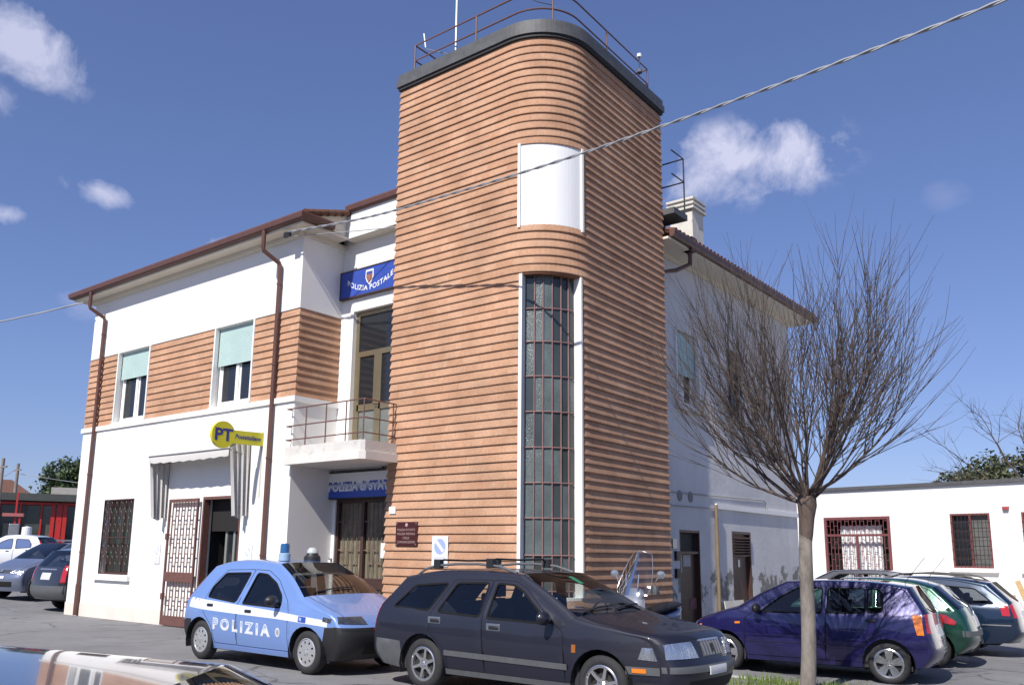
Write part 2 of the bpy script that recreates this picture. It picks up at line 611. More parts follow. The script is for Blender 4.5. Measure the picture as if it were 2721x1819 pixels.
def asphalt():
    m = bpy.data.materials.new('worn_asphalt')
    m.use_nodes = True
    N, L = m.node_tree.nodes, m.node_tree.links
    b = N['Principled BSDF']
    b.inputs['Roughness'].default_value = 0.9
    b.inputs['Specular IOR Level'].default_value = 0.3
    t = N.new('ShaderNodeTexCoord')
    def noise(scale, detail, rough, vec=None, dist=0.0):
        n = N.new('ShaderNodeTexNoise')
        n.inputs['Scale'].default_value = scale
        n.inputs['Detail'].default_value = detail
        n.inputs['Roughness'].default_value = rough
        n.inputs['Distortion'].default_value = dist
        L.new(vec or t.outputs['Object'], n.inputs['Vector'])
        return n.outputs['Fac']
    def rng(v, a, b_, c, d):
        r = N.new('ShaderNodeMapRange')
        r.inputs['From Min'].default_value = a
        r.inputs['From Max'].default_value = b_
        r.inputs['To Min'].default_value = c
        r.inputs['To Max'].default_value = d
        L.new(v, r.inputs['Value'])
        return r.outputs[0]
    def mul(a, bb, op='MULTIPLY'):
        n = N.new('ShaderNodeMath')
        n.operation = op
        L.new(a, n.inputs[0])
        L.new(bb, n.inputs[1])
        return n.outputs[0]
    big = rng(noise(0.35, 8, 0.65), 0.3, 0.7, 0.80, 1.16)
    mid = rng(noise(2.6, 8, 0.7), 0.3, 0.7, 0.86, 1.12)
    grit = rng(noise(60, 4, 0.7), 0.3, 0.7, 0.72, 1.26)
    v = mul(mul(big, mid), grit)
    vo = N.new('ShaderNodeTexVoronoi')
    vo.feature = 'DISTANCE_TO_EDGE'
    vo.inputs['Scale'].default_value = 0.42
    mpv = N.new('ShaderNodeVectorMath')
    mpv.operation = 'ADD'
    nn = N.new('ShaderNodeTexNoise')
    nn.inputs['Scale'].default_value = 1.2
    nn.inputs['Detail'].default_value = 6
    L.new(t.outputs['Object'], nn.inputs['Vector'])
    L.new(t.outputs['Object'], mpv.inputs[0])
    L.new(nn.outputs['Color'], mpv.inputs[1])
    L.new(mpv.outputs[0], vo.inputs['Vector'])
    crack = rng(vo.outputs['Distance'], 0.0, 0.018, 0.45, 1.0)
    cmask = rng(noise(0.6, 3, 0.5), 0.48, 0.56, 1.0, 0.0)
    mxm = N.new('ShaderNodeMath')
    mxm.operation = 'MAXIMUM'
    L.new(crack, mxm.inputs[0])
    L.new(cmask, mxm.inputs[1])
    v = mul(v, mxm.outputs[0])
    mx = N.new('ShaderNodeMix')
    mx.data_type = 'RGBA'
    mx.blend_type = 'MULTIPLY'
    mx.inputs['Factor'].default_value = 1
    mx.inputs['A'].default_value = (0.205, 0.203, 0.207, 1)
    L.new(v, mx.inputs['B'])
    L.new(mx.outputs['Result'], b.inputs['Base Color'])
    bp = N.new('ShaderNodeBump')
    bp.inputs['Strength'].default_value = 0.5
    bp.inputs['Distance'].default_value = 0.012
    L.new(v, bp.inputs['Height'])
    L.new(bp.outputs[0], b.inputs['Normal'])
    return m

xs = [-700, -400, -250, -150, -100, -75, -60, -50, -42] + [-36 + i * 1.0 for i in range(62)] + [28, 32, 40, 55, 80, 130, 250, 450, 700]
ys = [-400, -200, -100, -60, -40, -30, -24] + [-20 + i * 1.0 for i in range(48)] + [30, 34, 40, 50, 70, 100, 160, 300, 600, 900]
g = MB()
for x in xs:
    for y in ys:
        g.v.append(V(x, y, gz(x, y)))
ny = len(ys)
for i in range(len(xs) - 1):
    for j in range(ny - 1):
        a = i * ny + j
        g.f.append((a, a + ny, a + ny + 1, a + 1))
tag(g.build('ground', asphalt(), smooth=True, angle=180), kind='structure')

# ------------------------------------------------------------------ main building
XL, YB, XW = -8.5246, 1.0695, 5.275
YBK = 12.68            # rear wall
X2, TB, X3, TR, RR = 2.0168, 0.6697, 5.775, 4.70, 1.0
XE = X3 - 0.10          # right flank angled back, shaped so the grazing sun lights it less
ROW, ZR0 = 0.1477, 0.0147
bld = empty('police_station', (0, 0, 0), 0, 'white two storey building with tall ribbed terracotta tower and rounded corner', 'building')

# lower + upper white walls of the left wing (faces stand 3 cm proud of the cladding bed)
yf = -0.03
w = MB()
H_WIN = (-7.07 - XL, -5.70 - XL, 1.02, 2.77)
H_DOOR = (-2.87 - XL, -1.50 - XL, -0.2, 2.72)
panel(w, (XL, yf), (1, 0), (0, -1), -XL + 0.03, -0.2, 4.52, [H_WIN, H_DOOR], 0.24)
panel(w, (XL, yf), (1, 0), (0, -1), -XL + 0.03, 6.435, 8.05)
panel(w, (XL, 0.0), (1, 0), (0, -1), -XL, 4.52, 6.435, [(-7.07 - XL, -5.60 - XL, 4.64, 6.42), (-2.88 - XL, -1.47 - XL, 4.64, 6.42)], 0.2)
# return wall of the recess, facing +X
panel(w, (0.03, yf), (0, 1), (1, 0), YB - yf, -0.2, 4.52)
panel(w, (0.03, yf), (0, 1), (1, 0), YB - yf, 6.435, 8.05)
panel(w, (0.0, 0.0), (0, 1), (1, 0), YB, 4.52, 6.435)
# left end and rear walls
panel(w, (XL, YBK), (0, -1), (-1, 0), YBK - yf, -0.2, 8.05)
panel(w, (XW, YBK), (-1, 0), (0, 1), XW - XL, -0.2, 8.05)
# ledges closing the proud faces
w.quad((XL, yf, 4.52), (0.03, yf, 4.52), (0.0, 0.0, 4.52), (XL, 0.0, 4.52))
w.quad((XL, 0, 6.435), (0.0, 0, 6.435), (0.03, yf, 6.435), (XL, yf, 6.435))
w.quad((0.03, yf, 6.435), (0.0, 0, 6.435), (0, YB, 6.435), (0.03, YB, 6.435))
w.build('wall', M_WHITE, bld)
MB().box(XL - 0.02, -4.05, yf - 0.012, yf + 0.05, -0.2, 0.30).build('plinth', M_PLINTH, bld)
MB().box(-1.42, 0.042, yf - 0.012, yf + 0.05, -0.2, 0.30).build('plinth', M_PLINTH, bld)
# string course under the cladding
c = MB().box(XL - 0.05, 0.075, -0.075, 0.02, 4.51, 4.62)
c.box(0.02, 0.075, 0.0201, YB, 4.51, 4.62)
c.build('string_course', M_TRIM, bld)
# recess back wall
w = MB()
panel(w, (0.0, YB), (1, 0), (0, -1), X2 + 0.3, -0.2, 8.6, [(0.12, 1.75, -0.2, 2.65), (0.26, 1.76, 3.58, 6.52)], 0.16)
w.build('recess_wall', M_WHITE, bld)

def path_sample(pts, maxseg=0.12):
    out = [Vector(pts[0])]
    for a, b in zip(pts[:-1], pts[1:]):
        out.append(Vector(b))
    return out

def course(path, z0, z1, name, parent, u0=0.0, lip=0.031, top=0.004, mats=M_TERRA):
    """one terracotta course swept along a plan path (list of (x,y)); left side of travel is inside. Outward = right normal."""
    mb = MB()
    pts = [Vector((p[0], p[1])) for p in path]
    n = len(pts)
    h_ = z1 - z0
    prof = [(-0.02, 0.0), (lip - 0.003, 0.0), (lip, 0.008), (lip - .001, 0.024), (top, h_ - 0.001), (-0.02, h_ - 0.001)]
    L = u0
    jit = rnd.uniform(-0.003, 0.003)
    for i, p in enumerate(pts):
        if i > 0:
            L += (pts[i] - pts[i - 1]).length
        d0 = (pts[i] - pts[i - 1]).normalized() if i > 0 else (pts[1] - pts[0]).normalized()
        d1 = (pts[i + 1] - pts[i]).normalized() if i < n - 1 else d0
        n0, n1 = Vector((d0.y, -d0.x)), Vector((d1.y, -d1.x))
        nn = (n0 + n1).normalized()
        k = 1.0 / max(0.5, nn.dot(n0))
        wob = mnoise.noise(Vector((L * 0.9, z0 * 3.1, 4.4))) * 0.0045
        for (o, h) in prof:
            q = p + nn * ((o + (jit if o > 0 else 0)) * k)
            mb.uv[len(mb.v)] = (L, z0 + 0.02 + h * 0.8)
            mb.v.append(V(q.x, q.y, z0 + h + wob))
    m = len(prof)
    for i in range(n - 1):
        for j in range(m - 1):
            a = i * m + j
            mb.f.append((a, a + m, a + m + 1, a + 1))
    mb.f.append(tuple(range(m)))
    mb.f.append(tuple((n - 1) * m + j for j in reversed(range(m))))
    return mb.build(name, mats, parent)

def subdiv(a, b, step=0.35):
    n = max(1, int(math.ceil((Vector(b) - Vector(a)).length / step)))
    return [tuple(Vector(a).lerp(Vector(b), i / n)) for i in range(n + 1)]

# cladding of the left wing: twelve courses
nrow = 12
hr = (6.432 - 4.622) / nrow
for k in range(nrow):
    z0 = 4.622 + k * hr
    course([(XL, 0.5)] + subdiv((XL, 0), (-7.09, 0)), z0, z0 + hr, 'brick_course', bld, rnd.uniform(0, 5))
    course(subdiv((-5.58, 0), (-2.90, 0)), z0, z0 + hr, 'brick_course', bld, rnd.uniform(0, 5))
    course(subdiv((-1.45, 0), (0, 0)) + [(0, 0.4), (0, 0.8), (0, YB - 0.01)], z0, z0 + hr, 'brick_course', bld, rnd.uniform(0, 5))

# ---- tower
AC = (X3 - RR, TB + RR)
def arc(th, r=RR):
    t = math.radians(th)
    return (AC[0] + r * math.sin(t), AC[1] - r * math.cos(t))
FRONT = subdiv((X2, TB), (AC[0], TB), 0.3)
RIGHT = subdiv((X3, AC[1]), (XE, TR), 0.3)
ARCS = [arc(a) for a in range(5, 90, 5)]
W0, W1, WZ0, WZ1 = 18.5, 78.5, 0.90, 6.34
P0_, P1_, PZ0, PZ1 = 13.2, 83.2, 7.19, 8.74
left_ret = [(X2, YB + 0.15), (X2, 0.9)]
right_ret = [(XE - 0.4, TR), (XE - 1.0, TR)]
def arcs_between(a, b):
    return [arc(t) for t in [a] + [x for x in range(0, 91, 5) if a + 1 < x < b - 1] + [b]]
nT = 73
for k in range(nT):
    z0 = ZR0 + k * ROW
    z1 = z0 + ROW
    zm = (z0 + z1) / 2
    if WZ0 < zm < WZ1 or PZ0 < zm < PZ1:
        a0, a1 = (W0, W1) if zm < WZ1 else (P0_, P1_)
        course(left_ret + FRONT[:-1] + arcs_between(0, a0), z0, z1, 'brick_course', bld, rnd.uniform(0, 5))
        course(arcs_between(a1, 90) + RIGHT[1:] + right_ret, z0, z1, 'brick_course', bld, rnd.uniform(0, 5))
    else:
        course(left_ret + FRONT[:-1] + arcs_between(0, 90) + RIGHT[1:] + right_ret, z0, z1, 'brick_course', bld, rnd.uniform(0, 5))
# tower core behind the courses
core = MB()
cp = [(X2 + 0.03, TR - 0.02)] + [(X2 + 0.03, TB + 0.03)] + [arc(t, RR - 0.03) for t in range(0, 91, 5)] + [(X3 - 0.03, TR - 0.02)]
def ring_wall(mb, pts, z0, z1, skip=None):
    for i in range(len(pts) - 1):
        if skip and skip(i):
            continue
        a, b = pts[i], pts[i + 1]
        mb.quad((a[0], a[1], z0), (b[0], b[1], z0), (b[0], b[1], z1), (a[0], a[1], z1))
ring_wall(core, [(X2 + 0.03, TR)] + [(X2 + 0.03, TB + 0.03)] + [arc(t, RR - 0.03) for t in (0, 5, 10, W0)], -0.2, 10.9)
ring_wall(core, [arc(t, RR - 0.03) for t in (W1, 82, 86, 90)] + [(XE - 0.03, TR - 0.02), (X2 + 0.03, TR - 0.02)], -0.2, 10.9)
wa = [W0] + list(range(20, 78, 5)) + [W1]
ring_wall(core, [arc(t, RR - 0.03) for t in wa], -0.2, WZ0)
ring_wall(core, [arc(t, RR - 0.03) for t in wa], WZ1, 10.9)
core.build('tower_core', mat('brick_bed_and_head_shade', (0.22, 0.10, 0.06), 0.9, var=0.2), bld)

def ring_band(outer, inner, z0, z1, name, material, closed=False):
    mb = MB()
    n = len(outer)
    for i in range(n - 1):
        (a, b), (c, d) = (outer[i], outer[i + 1]), (inner[i], inner[i + 1])
        mb.quad((*a, z0), (*b, z0), (*b, z1), (*a, z1))
        mb.quad((*d, z0), (*c, z0), (*c, z1), (*d, z1))
        mb.quad((*a, z1), (*b, z1), (*d, z1), (*c, z1))
        mb.quad((*b, z0), (*a, z0), (*c, z0), (*d, z0))
    mb.quad((*outer[0], z0), (*outer[0], z1), (*inner[0], z1), (*inner[0], z0))
    mb.quad((*outer[-1], z0), (*outer[-1], z1), (*inner[-1], z1), (*inner[-1], z0))
    return mb.build(name, material, bld, smooth=True, angle=30)

def tower_path(off):
    """plan path round the tower, offset outwards"""
    return [(X2 - off, TR + off), (X2 - off, TB - off)] + [(AC[0], TB - off)] + [arc(t, RR + off) for t in range(5, 90, 5)] + \
           [(X3 + off, AC[1]), (XE + off, TR + off), (X2 - off, TR + off)]
ring_band(tower_path(0.055), tower_path(-0.1), 10.80, 10.86, 'cornice', mat('black_drip', (0.02, 0.02, 0.022), 0.7))
ring_band(tower_path(0.085), tower_path(-0.1), 10.862, 11.0, 'cornice', M_SLATE)
ring_band(tower_path(0.06), tower_path(-0.25), 11.002, 11.135, 'cornice', M_SLATE)
tp = tower_path(-0.2)
MB().add([(p[0], p[1], 11.05) for p in tp[:-1]], [tuple(range(len(tp) - 1))]).build('tower_roof', M_SLATE, bld)

# tower top railing
rail = empty('railing')
rail.name = 'railing'
rb = MB()
e = 0.1675
def rp(z):
    return [(X2 + e, TR - e, z), (X2 + e, TB + e, z), (AC[0], TB + e, z)] + [(*arc(t, RR - e), z) for t in range(6, 90, 6)] + [(X3 - e, AC[1], z), (XE - e, TR - e, z), (X2 + e, TR - e, z)]
rr_ = MB()
for z in (11.84, 11.50):
    rr_.tube(rp(z), 0.017, 6)
rparent = rr_.build('roof_railing', M_BROWN2, bld)
COL.objects.unlink(rail)
bpy.data.objects.remove(rail)
for p in [(X2 + e, TB + e), (3.826, TB + e), arc(50.8, RR - e), (X3 - e - .038, 2.794), (XE - e, TR - e), (X2 + e, 2.7), (X2 + e, TR - e), (3.9, TR - e)]:
    MB().cyl((*p, 11.05), (*p, 11.84), 0.017, 6).build('post', M_BROWN2, rparent)

# ---- tower stair window (curved glazing) : pane by pane
win = MB()
gl_r = RR - 0.13
zs_w = [0.92, 1.02, 1.589, 2.188, 2.766, 3.353, 3.956, 4.562, 5.164, 5.749, 6.335]
th_c = [18.8, 29.6, 39.2, 49.5, 59.8, 69.2, 78.2]
frame = MB()
for t in th_c[1:-1]:
    x, y = arc(t, gl_r + 0.012)
    frame.cyl((x, y, 0.92), (x, y, 6.335), 0.013, 6)
for z in zs_w[1:-1]:
    frame.tube([(*arc(t, gl_r + 0.014), z) for t in range(19, 79, 4)], 0.013, 6)
frp = frame.build('window_grid', mat('red_oxide_bar', (0.22, 0.12, 0.11), 0.6, var=0.2), bld)
for ci in range(6):
    for ri in range(1, len(zs_w) - 1):
        a, b = th_c[ci], th_c[ci + 1]
        z0, z1 = zs_w[ri], zs_w[ri + 1]
        dr = rnd.uniform(-0.004, 0.004)
        dt = rnd.uniform(-0.004, 0.004)
        mb = MB()
        mb.quad((*arc(a + .3, gl_r + dr), z0 + .005), (*arc(b - .3, gl_r - dr), z0 + .005), (*arc(b - .3, gl_r - dr + dt), z1 - .005), (*arc(a + .3, gl_r + dr + dt), z1 - .005))
        mb.build('pane', M_FROST if rnd.random() < (0.75 if ci < 3 else 0.3) else M_FROST2, frp)
# inner dark backing, jambs, head and sill of that window
jm = MB()
for (t, s) in ((W0, -1), (W1, 1)):
    a = arc(t + (0 if s < 0 else 0), RR + 0.045)
    b_ = arc(t + (0.25 if s < 0 else -0.25), gl_r - 0.05)
    jw_ = 3.2 if s < 0 else 2.0
    a2 = arc(t + s * jw_, RR + 0.042)
    b2 = arc(t + s * jw_, gl_r - 0.05)
    for z0, z1 in ((0.92, 6.34),):
        jm.add([(*a, z0), (*a2, z0), (*b2, z0), (*b_, z0), (*a, z1), (*a2, z1), (*b2, z1), (*b_, z1)],
               [(0, 3, 2, 1), (4, 5, 6, 7), (0, 1, 5, 4), (1, 2, 6, 5), (2, 3, 7, 6), (3, 0, 4, 7)])
jm.build('window_jamb', M_TRIM, bld)
tt = [W0 + (W1 - W0) * i / 12 for i in range(13)]
for (z0, z1, hn_, hm_) in ((6.335, 6.36, 'window_head', MATS['brick_bed_and_head_shade']), (0.86, 0.92, 'window_sill', M_TRIM)):  # head coloured dark brick to paint in the shadow at the recess top
    hd = MB()
    for i in range(12):
        a, b_ = arc(tt[i], RR + 0.01), arc(tt[i + 1], RR + 0.01)
        c_, d_ = arc(tt[i], gl_r - 0.05), arc(tt[i + 1], gl_r - 0.05)
        hd.add([(*a, z0), (*b_, z0), (*d_, z0), (*c_, z0), (*a, z1), (*b_, z1), (*d_, z1), (*c_, z1)],
               [(0, 3, 2, 1), (4, 5, 6, 7), (0, 1, 5, 4), (2, 3, 7, 6)])
    hd.build(hn_, hm_, bld)
# blind white panel higher up
pm = MB()
pt_ = [P0_ + 2.6 + (P1_ - P0_ - 5.2) * i / 16 for i in range(17)]
ring_wall(pm, [arc(t, RR + 0.012) for t in pt_], PZ0, PZ1)
pm.build('blind_panel', mat('smooth_white_panel', (0.80, 0.80, 0.79), 0.6, var=0.02, vscale=1.5), bld, smooth=True)
for (t0, t1) in ((P0_, P0_ + 2.6), (P1_ - 2.6, P1_)):
    mb = MB()
    q = [arc(t0, RR + 0.05), arc(t1, RR + 0.05), arc(t1, RR - 0.05), arc(t0, RR - 0.05)]
    mb.add([(*p, PZ0 - .01) for p in q] + [(*p, PZ1 + .01) for p in q], [(0, 3, 2, 1), (4, 5, 6, 7), (0, 1, 5, 4), (1, 2, 6, 5), (2, 3, 7, 6), (3, 0, 4, 7)])
    mb.build('panel_trim', M_TRIM, bld)
for zz in (PZ0 - 0.03, PZ1):
    mb = MB()
    for i in range(16):
        a, b_ = arc(pt_[i], RR + 0.014), arc(pt_[i + 1], RR + 0.014)
        c_, d_ = arc(pt_[i], RR - 0.06), arc(pt_[i + 1], RR - 0.06)
        mb.add([(*a, zz), (*b_, zz), (*d_, zz), (*c_, zz), (*a, zz + .03), (*b_, zz + .03), (*d_, zz + .03), (*c_, zz + .03)], [(0, 3, 2, 1), (4, 5, 6, 7), (0, 1, 5, 4), (2, 3, 7, 6)])
    mb.build('panel_trim', M_TRIM, bld)

# ---- windows of the left wing upper floor
def roller_window(x0, x1, z0, z1, zsh, face, name='window'):
    """face: function (u, depth, z) -> xyz, u runs left to right seen from outside"""
    fr = MB()
    dp = 0.16
    def bx(u0, u1, d0, d1, a, b):
        fr.add([face(u0, d0, a), face(u1, d0, a), face(u1, d1, a), face(u0, d1, a), face(u0, d0, b), face(u1, d0, b), face(u1, d1, b), face(u0, d1, b)],
               [(0, 3, 2, 1), (4, 5, 6, 7), (0, 1, 5, 4), (1, 2, 6, 5), (2, 3, 7, 6), (3, 0, 4, 7)])
    um = (x0 + x1) / 2
    bx(x0, x0 + .06, dp - .03, dp + .03, z0, z1)
    bx(x1 - .06, x1, dp - .03, dp + .03, z0, z1)
    bx(x0 + .06, x1 - .06, dp - .029, dp + .03, z0, z0 + .07)
    bx(um - .05, um + .05, dp - .045, dp + .03, z0 + .07, z1)
    root = fr.build(name, M_TRIM, bld)
    for (a, b) in ((x0 + .06, um - .05), (um + .05, x1 - .06)):
        fr = MB()
        bx(a, a + .05, dp - .015, dp + .02, z0 + .07, z1)
        bx(b - .05, b, dp - .015, dp + .02, z0 + .07, z1)
        bx(a + .05, b - .05, dp - .014, dp + .02, z0 + .07, z0 + .13)
        fr.build('casement', M_TRIM, root)
        MB().quad(face(a + .04, dp, z0 + .1), face(b - .04, dp, z0 + .1), face(b - .04, dp, z1), face(a + .04, dp, z1)).build('pane', M_DGLASS, root)
    fr = MB()
    z = zsh
    hs = 0.052
    while z < z1:
        zt = min(z + hs - 0.004, z1)
        bx(x0 + .02, x1 - .02, 0.065, 0.082, z, zt)
        z += hs
    bx(x0 + .02, x1 - .02, 0.083, 0.088, zsh, z1)
    tag(fr.build('roller_shutter', M_SHUT, root), kind='stuff')
    # white lining frame
    fr = MB()
    bx(x0 - .045, x0, -.045, .05, z0 - .02, z1 + .01)
    bx(x1, x1 + .045, -.045, .05, z0 - .02, z1 + .01)
    bx(x0 - .045, x1 + .045, -.07, .17, z0 - .03, z0 - .001)
    fr.build('surround', M_TRIM, root)
    return root

ff = lambda u, d, z: (u, d, z)
roller_window(-7.05, -5.62, 4.65, 6.42, 5.75, ff)
roller_window(-2.86, -1.49, 4.65, 6.42, 5.57, ff)

# ---- ground floor barred window
fx0, fx1, fz0, fz1 = -7.07, -5.70, 1.02, 2.77
fr = MB()
for (a, b, c_, d_) in ((fx0, fx0 + .05, fz0, fz1), (fx1 - .05, fx1, fz0, fz1), (fx0 + .05, fx1 - .05, fz1 - .05, fz1), (fx0 + .05, fx1 - .05, fz0, fz0 + .05), (-6.41, -6.36, fz0 + .05, fz1 - .05)):
    fr.box(a, b, 0.12, 0.17, c_, d_)
wr = fr.build('window', M_DARKBR, bld)
MB().quad((fx0, 0.15, fz0), (fx1, 0.15, fz0), (fx1, 0.15, fz1), (fx0, 0.15, fz1)).build('pane', mat('green_dark_glass', (0.03, 0.045, 0.04), 0.06, spec=0.6, var=0.3, vscale=2), wr)
gr = MB()
gr.box(fx0 + .005, fx0 + .03, -0.04, -0.015, fz0, fz1)
gr.box(fx1 - .03, fx1 - .005, -0.04, -0.015, fz0, fz1)
for z in (fz0, 1.86, fz1 - .025):
    gr.box(fx0 + .03, fx1 - .03, -0.04, -0.016, z, z + .025)
x = fx0 + .12
k = 0
while x < fx1 - .08:
    gr.cyl((x, -0.028, fz0), (x, -0.028, fz1), 0.009, 6)
    if k % 2 == 0:
        for zc in (1.35, 1.6, 2.1, 2.4, 2.62):
            gr.tube([(x + 0.05 * math.cos(a), -0.028, zc + 0.10 * math.sin(a)) for a in [i * PI / 5 for i in range(10)]], 0.006, 4, closed=True)
    x += 0.11
    k += 1
gr.build('grille', M_DARKBR, wr)
MB().box(fx0 - .12, fx1 + .12, -0.11, 0.0, 0.88, 1.0).build('sill', M_TRIM, wr)

# ---- post office entrance: inner aluminium door, brown frame, open gate leaf
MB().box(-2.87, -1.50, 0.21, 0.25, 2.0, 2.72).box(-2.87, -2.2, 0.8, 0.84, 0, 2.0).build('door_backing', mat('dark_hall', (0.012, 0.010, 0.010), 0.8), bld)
fr = MB()
fr.box(-2.87, -1.50, -0.035, 0.12, 2.66, 2.72)
fr.box(-2.87, -2.82, -0.035, 0.12, 0, 2.66)
fr.box(-1.55, -1.50, -0.035, 0.12, 0, 2.66)
dr = fr.build('door', M_BROWN2, bld)
fr = MB()
for (a, b) in ((-2.40, -2.33), (-2.12, -2.05), (-1.62, -1.56)):
    fr.box(a, b, 0.26, 0.31, 0, 2.12)
fr.box(-2.33, -1.62, 0.262, 0.308, 2.05, 2.12)
fr.box(-2.33, -1.62, 0.262, 0.308, 0.0, 0.12)
fr.build('inner_frame', mat('grey_green_alu', (0.36, 0.38, 0.33), 0.4, metal=0.5), dr)
MB().quad((-2.40, .285, 0), (-1.56, .285, 0), (-1.56, .285, 2.1), (-2.40, .285, 2.1)).build('pane', M_DGLASS, dr)
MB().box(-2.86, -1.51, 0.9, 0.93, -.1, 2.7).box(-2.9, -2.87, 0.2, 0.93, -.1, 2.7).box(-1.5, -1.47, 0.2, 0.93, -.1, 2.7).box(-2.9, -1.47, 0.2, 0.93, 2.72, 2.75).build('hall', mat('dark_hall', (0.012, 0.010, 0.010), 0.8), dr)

def brick_bond_gate(mb, u0, u1, z0, z1, fn, step=0.088, bar=0.011, course_h=0.30):
    """iron leaf: close vertical bars with short staggered cross pieces"""
    n = max(2, int(round((u1 - u0) / step)))
    for i in range(1, n):
        u = u0 + (u1 - u0) * i / n
        mb.add([fn(u - bar / 2, -.006, z0), fn(u + bar / 2, -.006, z0), fn(u + bar / 2, .006, z0), fn(u - bar / 2, .006, z0), fn(u - bar / 2, -.006, z1), fn(u + bar / 2, -.006, z1), fn(u + bar / 2, .006, z1), fn(u - bar / 2, .006, z1)],
               [(0, 3, 2, 1), (4, 5, 6, 7), (0, 1, 5, 4), (1, 2, 6, 5), (2, 3, 7, 6), (3, 0, 4, 7)])
    for i in range(n):
        ua, ub = u0 + (u1 - u0) * i / n, u0 + (u1 - u0) * (i + 1) / n
        z = z0 + (course_h / 2 if i % 2 else course_h * 0.95)
        while z < z1 - 0.04:
            mb.add([fn(ua, -.007, z), fn(ub, -.007, z), fn(ub, .007, z), fn(ua, .007, z), fn(ua, -.007, z + .02), fn(ub, -.007, z + .02), fn(ub, .007, z + .02), fn(ua, .007, z + .02)],
                   [(0, 3, 2, 1), (4, 5, 6, 7), (0, 1, 5, 4), (1, 2, 6, 5), (2, 3, 7, 6), (3, 0, 4, 7)])
            z += course_h

def frame_boxes(mb, fn, rects, d0, d1):
    for (u0, u1, a, b) in rects:
        mb.add([fn(u0, d0, a), fn(u1, d0, a), fn(u1, d1, a), fn(u0, d1, a), fn(u0, d0, b), fn(u1, d0, b), fn(u1, d1, b), fn(u0, d1, b)],
               [(0, 3, 2, 1), (4, 5, 6, 7), (0, 1, 5, 4), (1, 2, 6, 5), (2, 3, 7, 6), (3, 0, 4, 7)])

fg = lambda u, d, z: (u, -0.12 + d, z)
gx0, gx1 = -4.02, -2.89
gt = MB()
frame_boxes(gt, fg, [(gx0, gx0 + .05, 0.02, 2.69), (gx1 - .05, gx1, 0.02, 2.69), (gx0 + .05, gx1 - .05, 2.62, 2.69), (gx0 + .05, gx1 - .05, .93, 1.13), (gx0 + .05, gx1 - .05, .02, .22)], -.018, .018)
gate = gt.build('open_gate', M_BROWN2, bld)
gb = MB()
brick_bond_gate(gb, gx0 + .05, gx1 - .05, 1.13, 2.62, fg, 0.118, .018, .40)
brick_bond_gate(gb, gx0 + .05, gx1 - .05, .22, .93, fg, 0.118, .018, .40)
gb.build('bars', M_BROWN2, gate)
for hz_ in (1.82, .55):
    MB().box(gx0 - .02, gx0 + .06, -.16, -.1, hz_, hz_ + .13).build('hinge', M_BROWN2, gate)

# ---- recess: lower entrance with lattice doors
fr = MB()
yb = YB + 0.06
fn = lambda u, d, z: (u, yb + d, z)
frame_boxes(fr, fn, [(0.12, .19, 0, 2.65), (1.68, 1.75, 0, 2.65), (.19, 1.68, 2.57, 2.65), (.86, .94, 0, 2.57), (.19, .86, .91, 1.11), (.94, 1.68, .91, 1.11), (.19, .86, 0, .16), (.94, 1.68, 0, .16)], -.03, .03)
ent = fr.build('entrance_door', M_DARKBR, bld)
gb = MB()
for (a, b) in ((.19, .86), (.94, 1.68)):
    brick_bond_gate(gb, a, b, 1.11, 2.57, fn, 0.13, 0.016, 0.55)
    brick_bond_gate(gb, a, b, .16, .91, fn, 0.13, 0.016, 0.55)
gb.build('bars', mat('faded_lattice', (0.16, 0.11, 0.085), 0.6, var=0.2), ent)
for (a, b) in ((.19, .53), (.53, .86), (.94, 1.31), (1.31, 1.68)):
    MB().quad((a, yb + .05, .1), (b, yb + .05, .1), (b, yb + .05, 2.57), (a, yb + .05, 2.57)).build('pane', mat('amber_lined_glass', (0.17, 0.15, 0.105), 0.15, spec=0.5, var=0.6, vscale=2.5), ent)
MB().box(1.45, 1.62, yb - .04, yb - .034, 1.50, 1.78).build('notice', M_SWHITE, ent)
it = MB().box(-0.0, 0.10, YB - 0.04, YB, 1.20, 1.48).build('intercom', M_GREYM, bld, bevel=.006)
MB().box(0.015, 0.085, YB - 0.046, YB - 0.0405, 1.24, 1.44).build('speaker_grille', M_SWHITE, it)
# light fitting over the sign
MB().box(0.16, 1.55, YB - 0.14, YB - 0.05, 3.20, 3.27).build('tube_lamp', M_GREYM, bld, bevel=.02)

# ---- recess: balcony door
fr = MB()
yd = YB + 0.13
fn = lambda u, d, z: (u, yd + d, z)
frame_boxes(fr, fn, [(.40, .50, 3.58, 6.50), (1.66, 1.76, 3.58, 6.50), (.50, 1.66, 6.42, 6.50), (.50, 1.66, 5.55, 5.66), (1.02, 1.14, 3.58, 5.55), (.50, 1.02, 4.42, 4.55), (1.14, 1.66, 4.42, 4.55), (.5, 1.02, 3.58, 3.7), (1.14, 1.66, 3.58, 3.7), (.50, .55, 3.7, 5.55), (.97, 1.02, 4.55, 5.55), (1.14, 1.19, 3.7, 5.55)], -.03, .03)
bd = fr.build('balcony_door', M_ALU, bld)
for (a, b, c_, d_) in ((.5, 1.66, 5.66, 6.42), (.5, 1.02, 4.55, 5.55), (1.14, 1.66, 4.55, 5.55), (.5, 1.02, 3.6, 4.42), (1.14, 1.66, 3.6, 4.42)):
    MB().quad((a, yd, c_), (b, yd, c_), (b, yd, d_), (a, yd, d_)).build('pane', M_DGLASS if c_ > 4.5 else mat('dull_grey_panel', (0.16, 0.17, 0.16), 0.3, var=0.2), bd)
MB().cyl((1.05, yd - .08, 4.52), (1.16, yd - .08, 4.50), 0.012, 6).build('handle', M_BLACK, bd)
MB().box(0.26, .40, YB + 0.001, YB + .16, 3.58, 6.52).build('door_jamb', M_TRIM, bld)

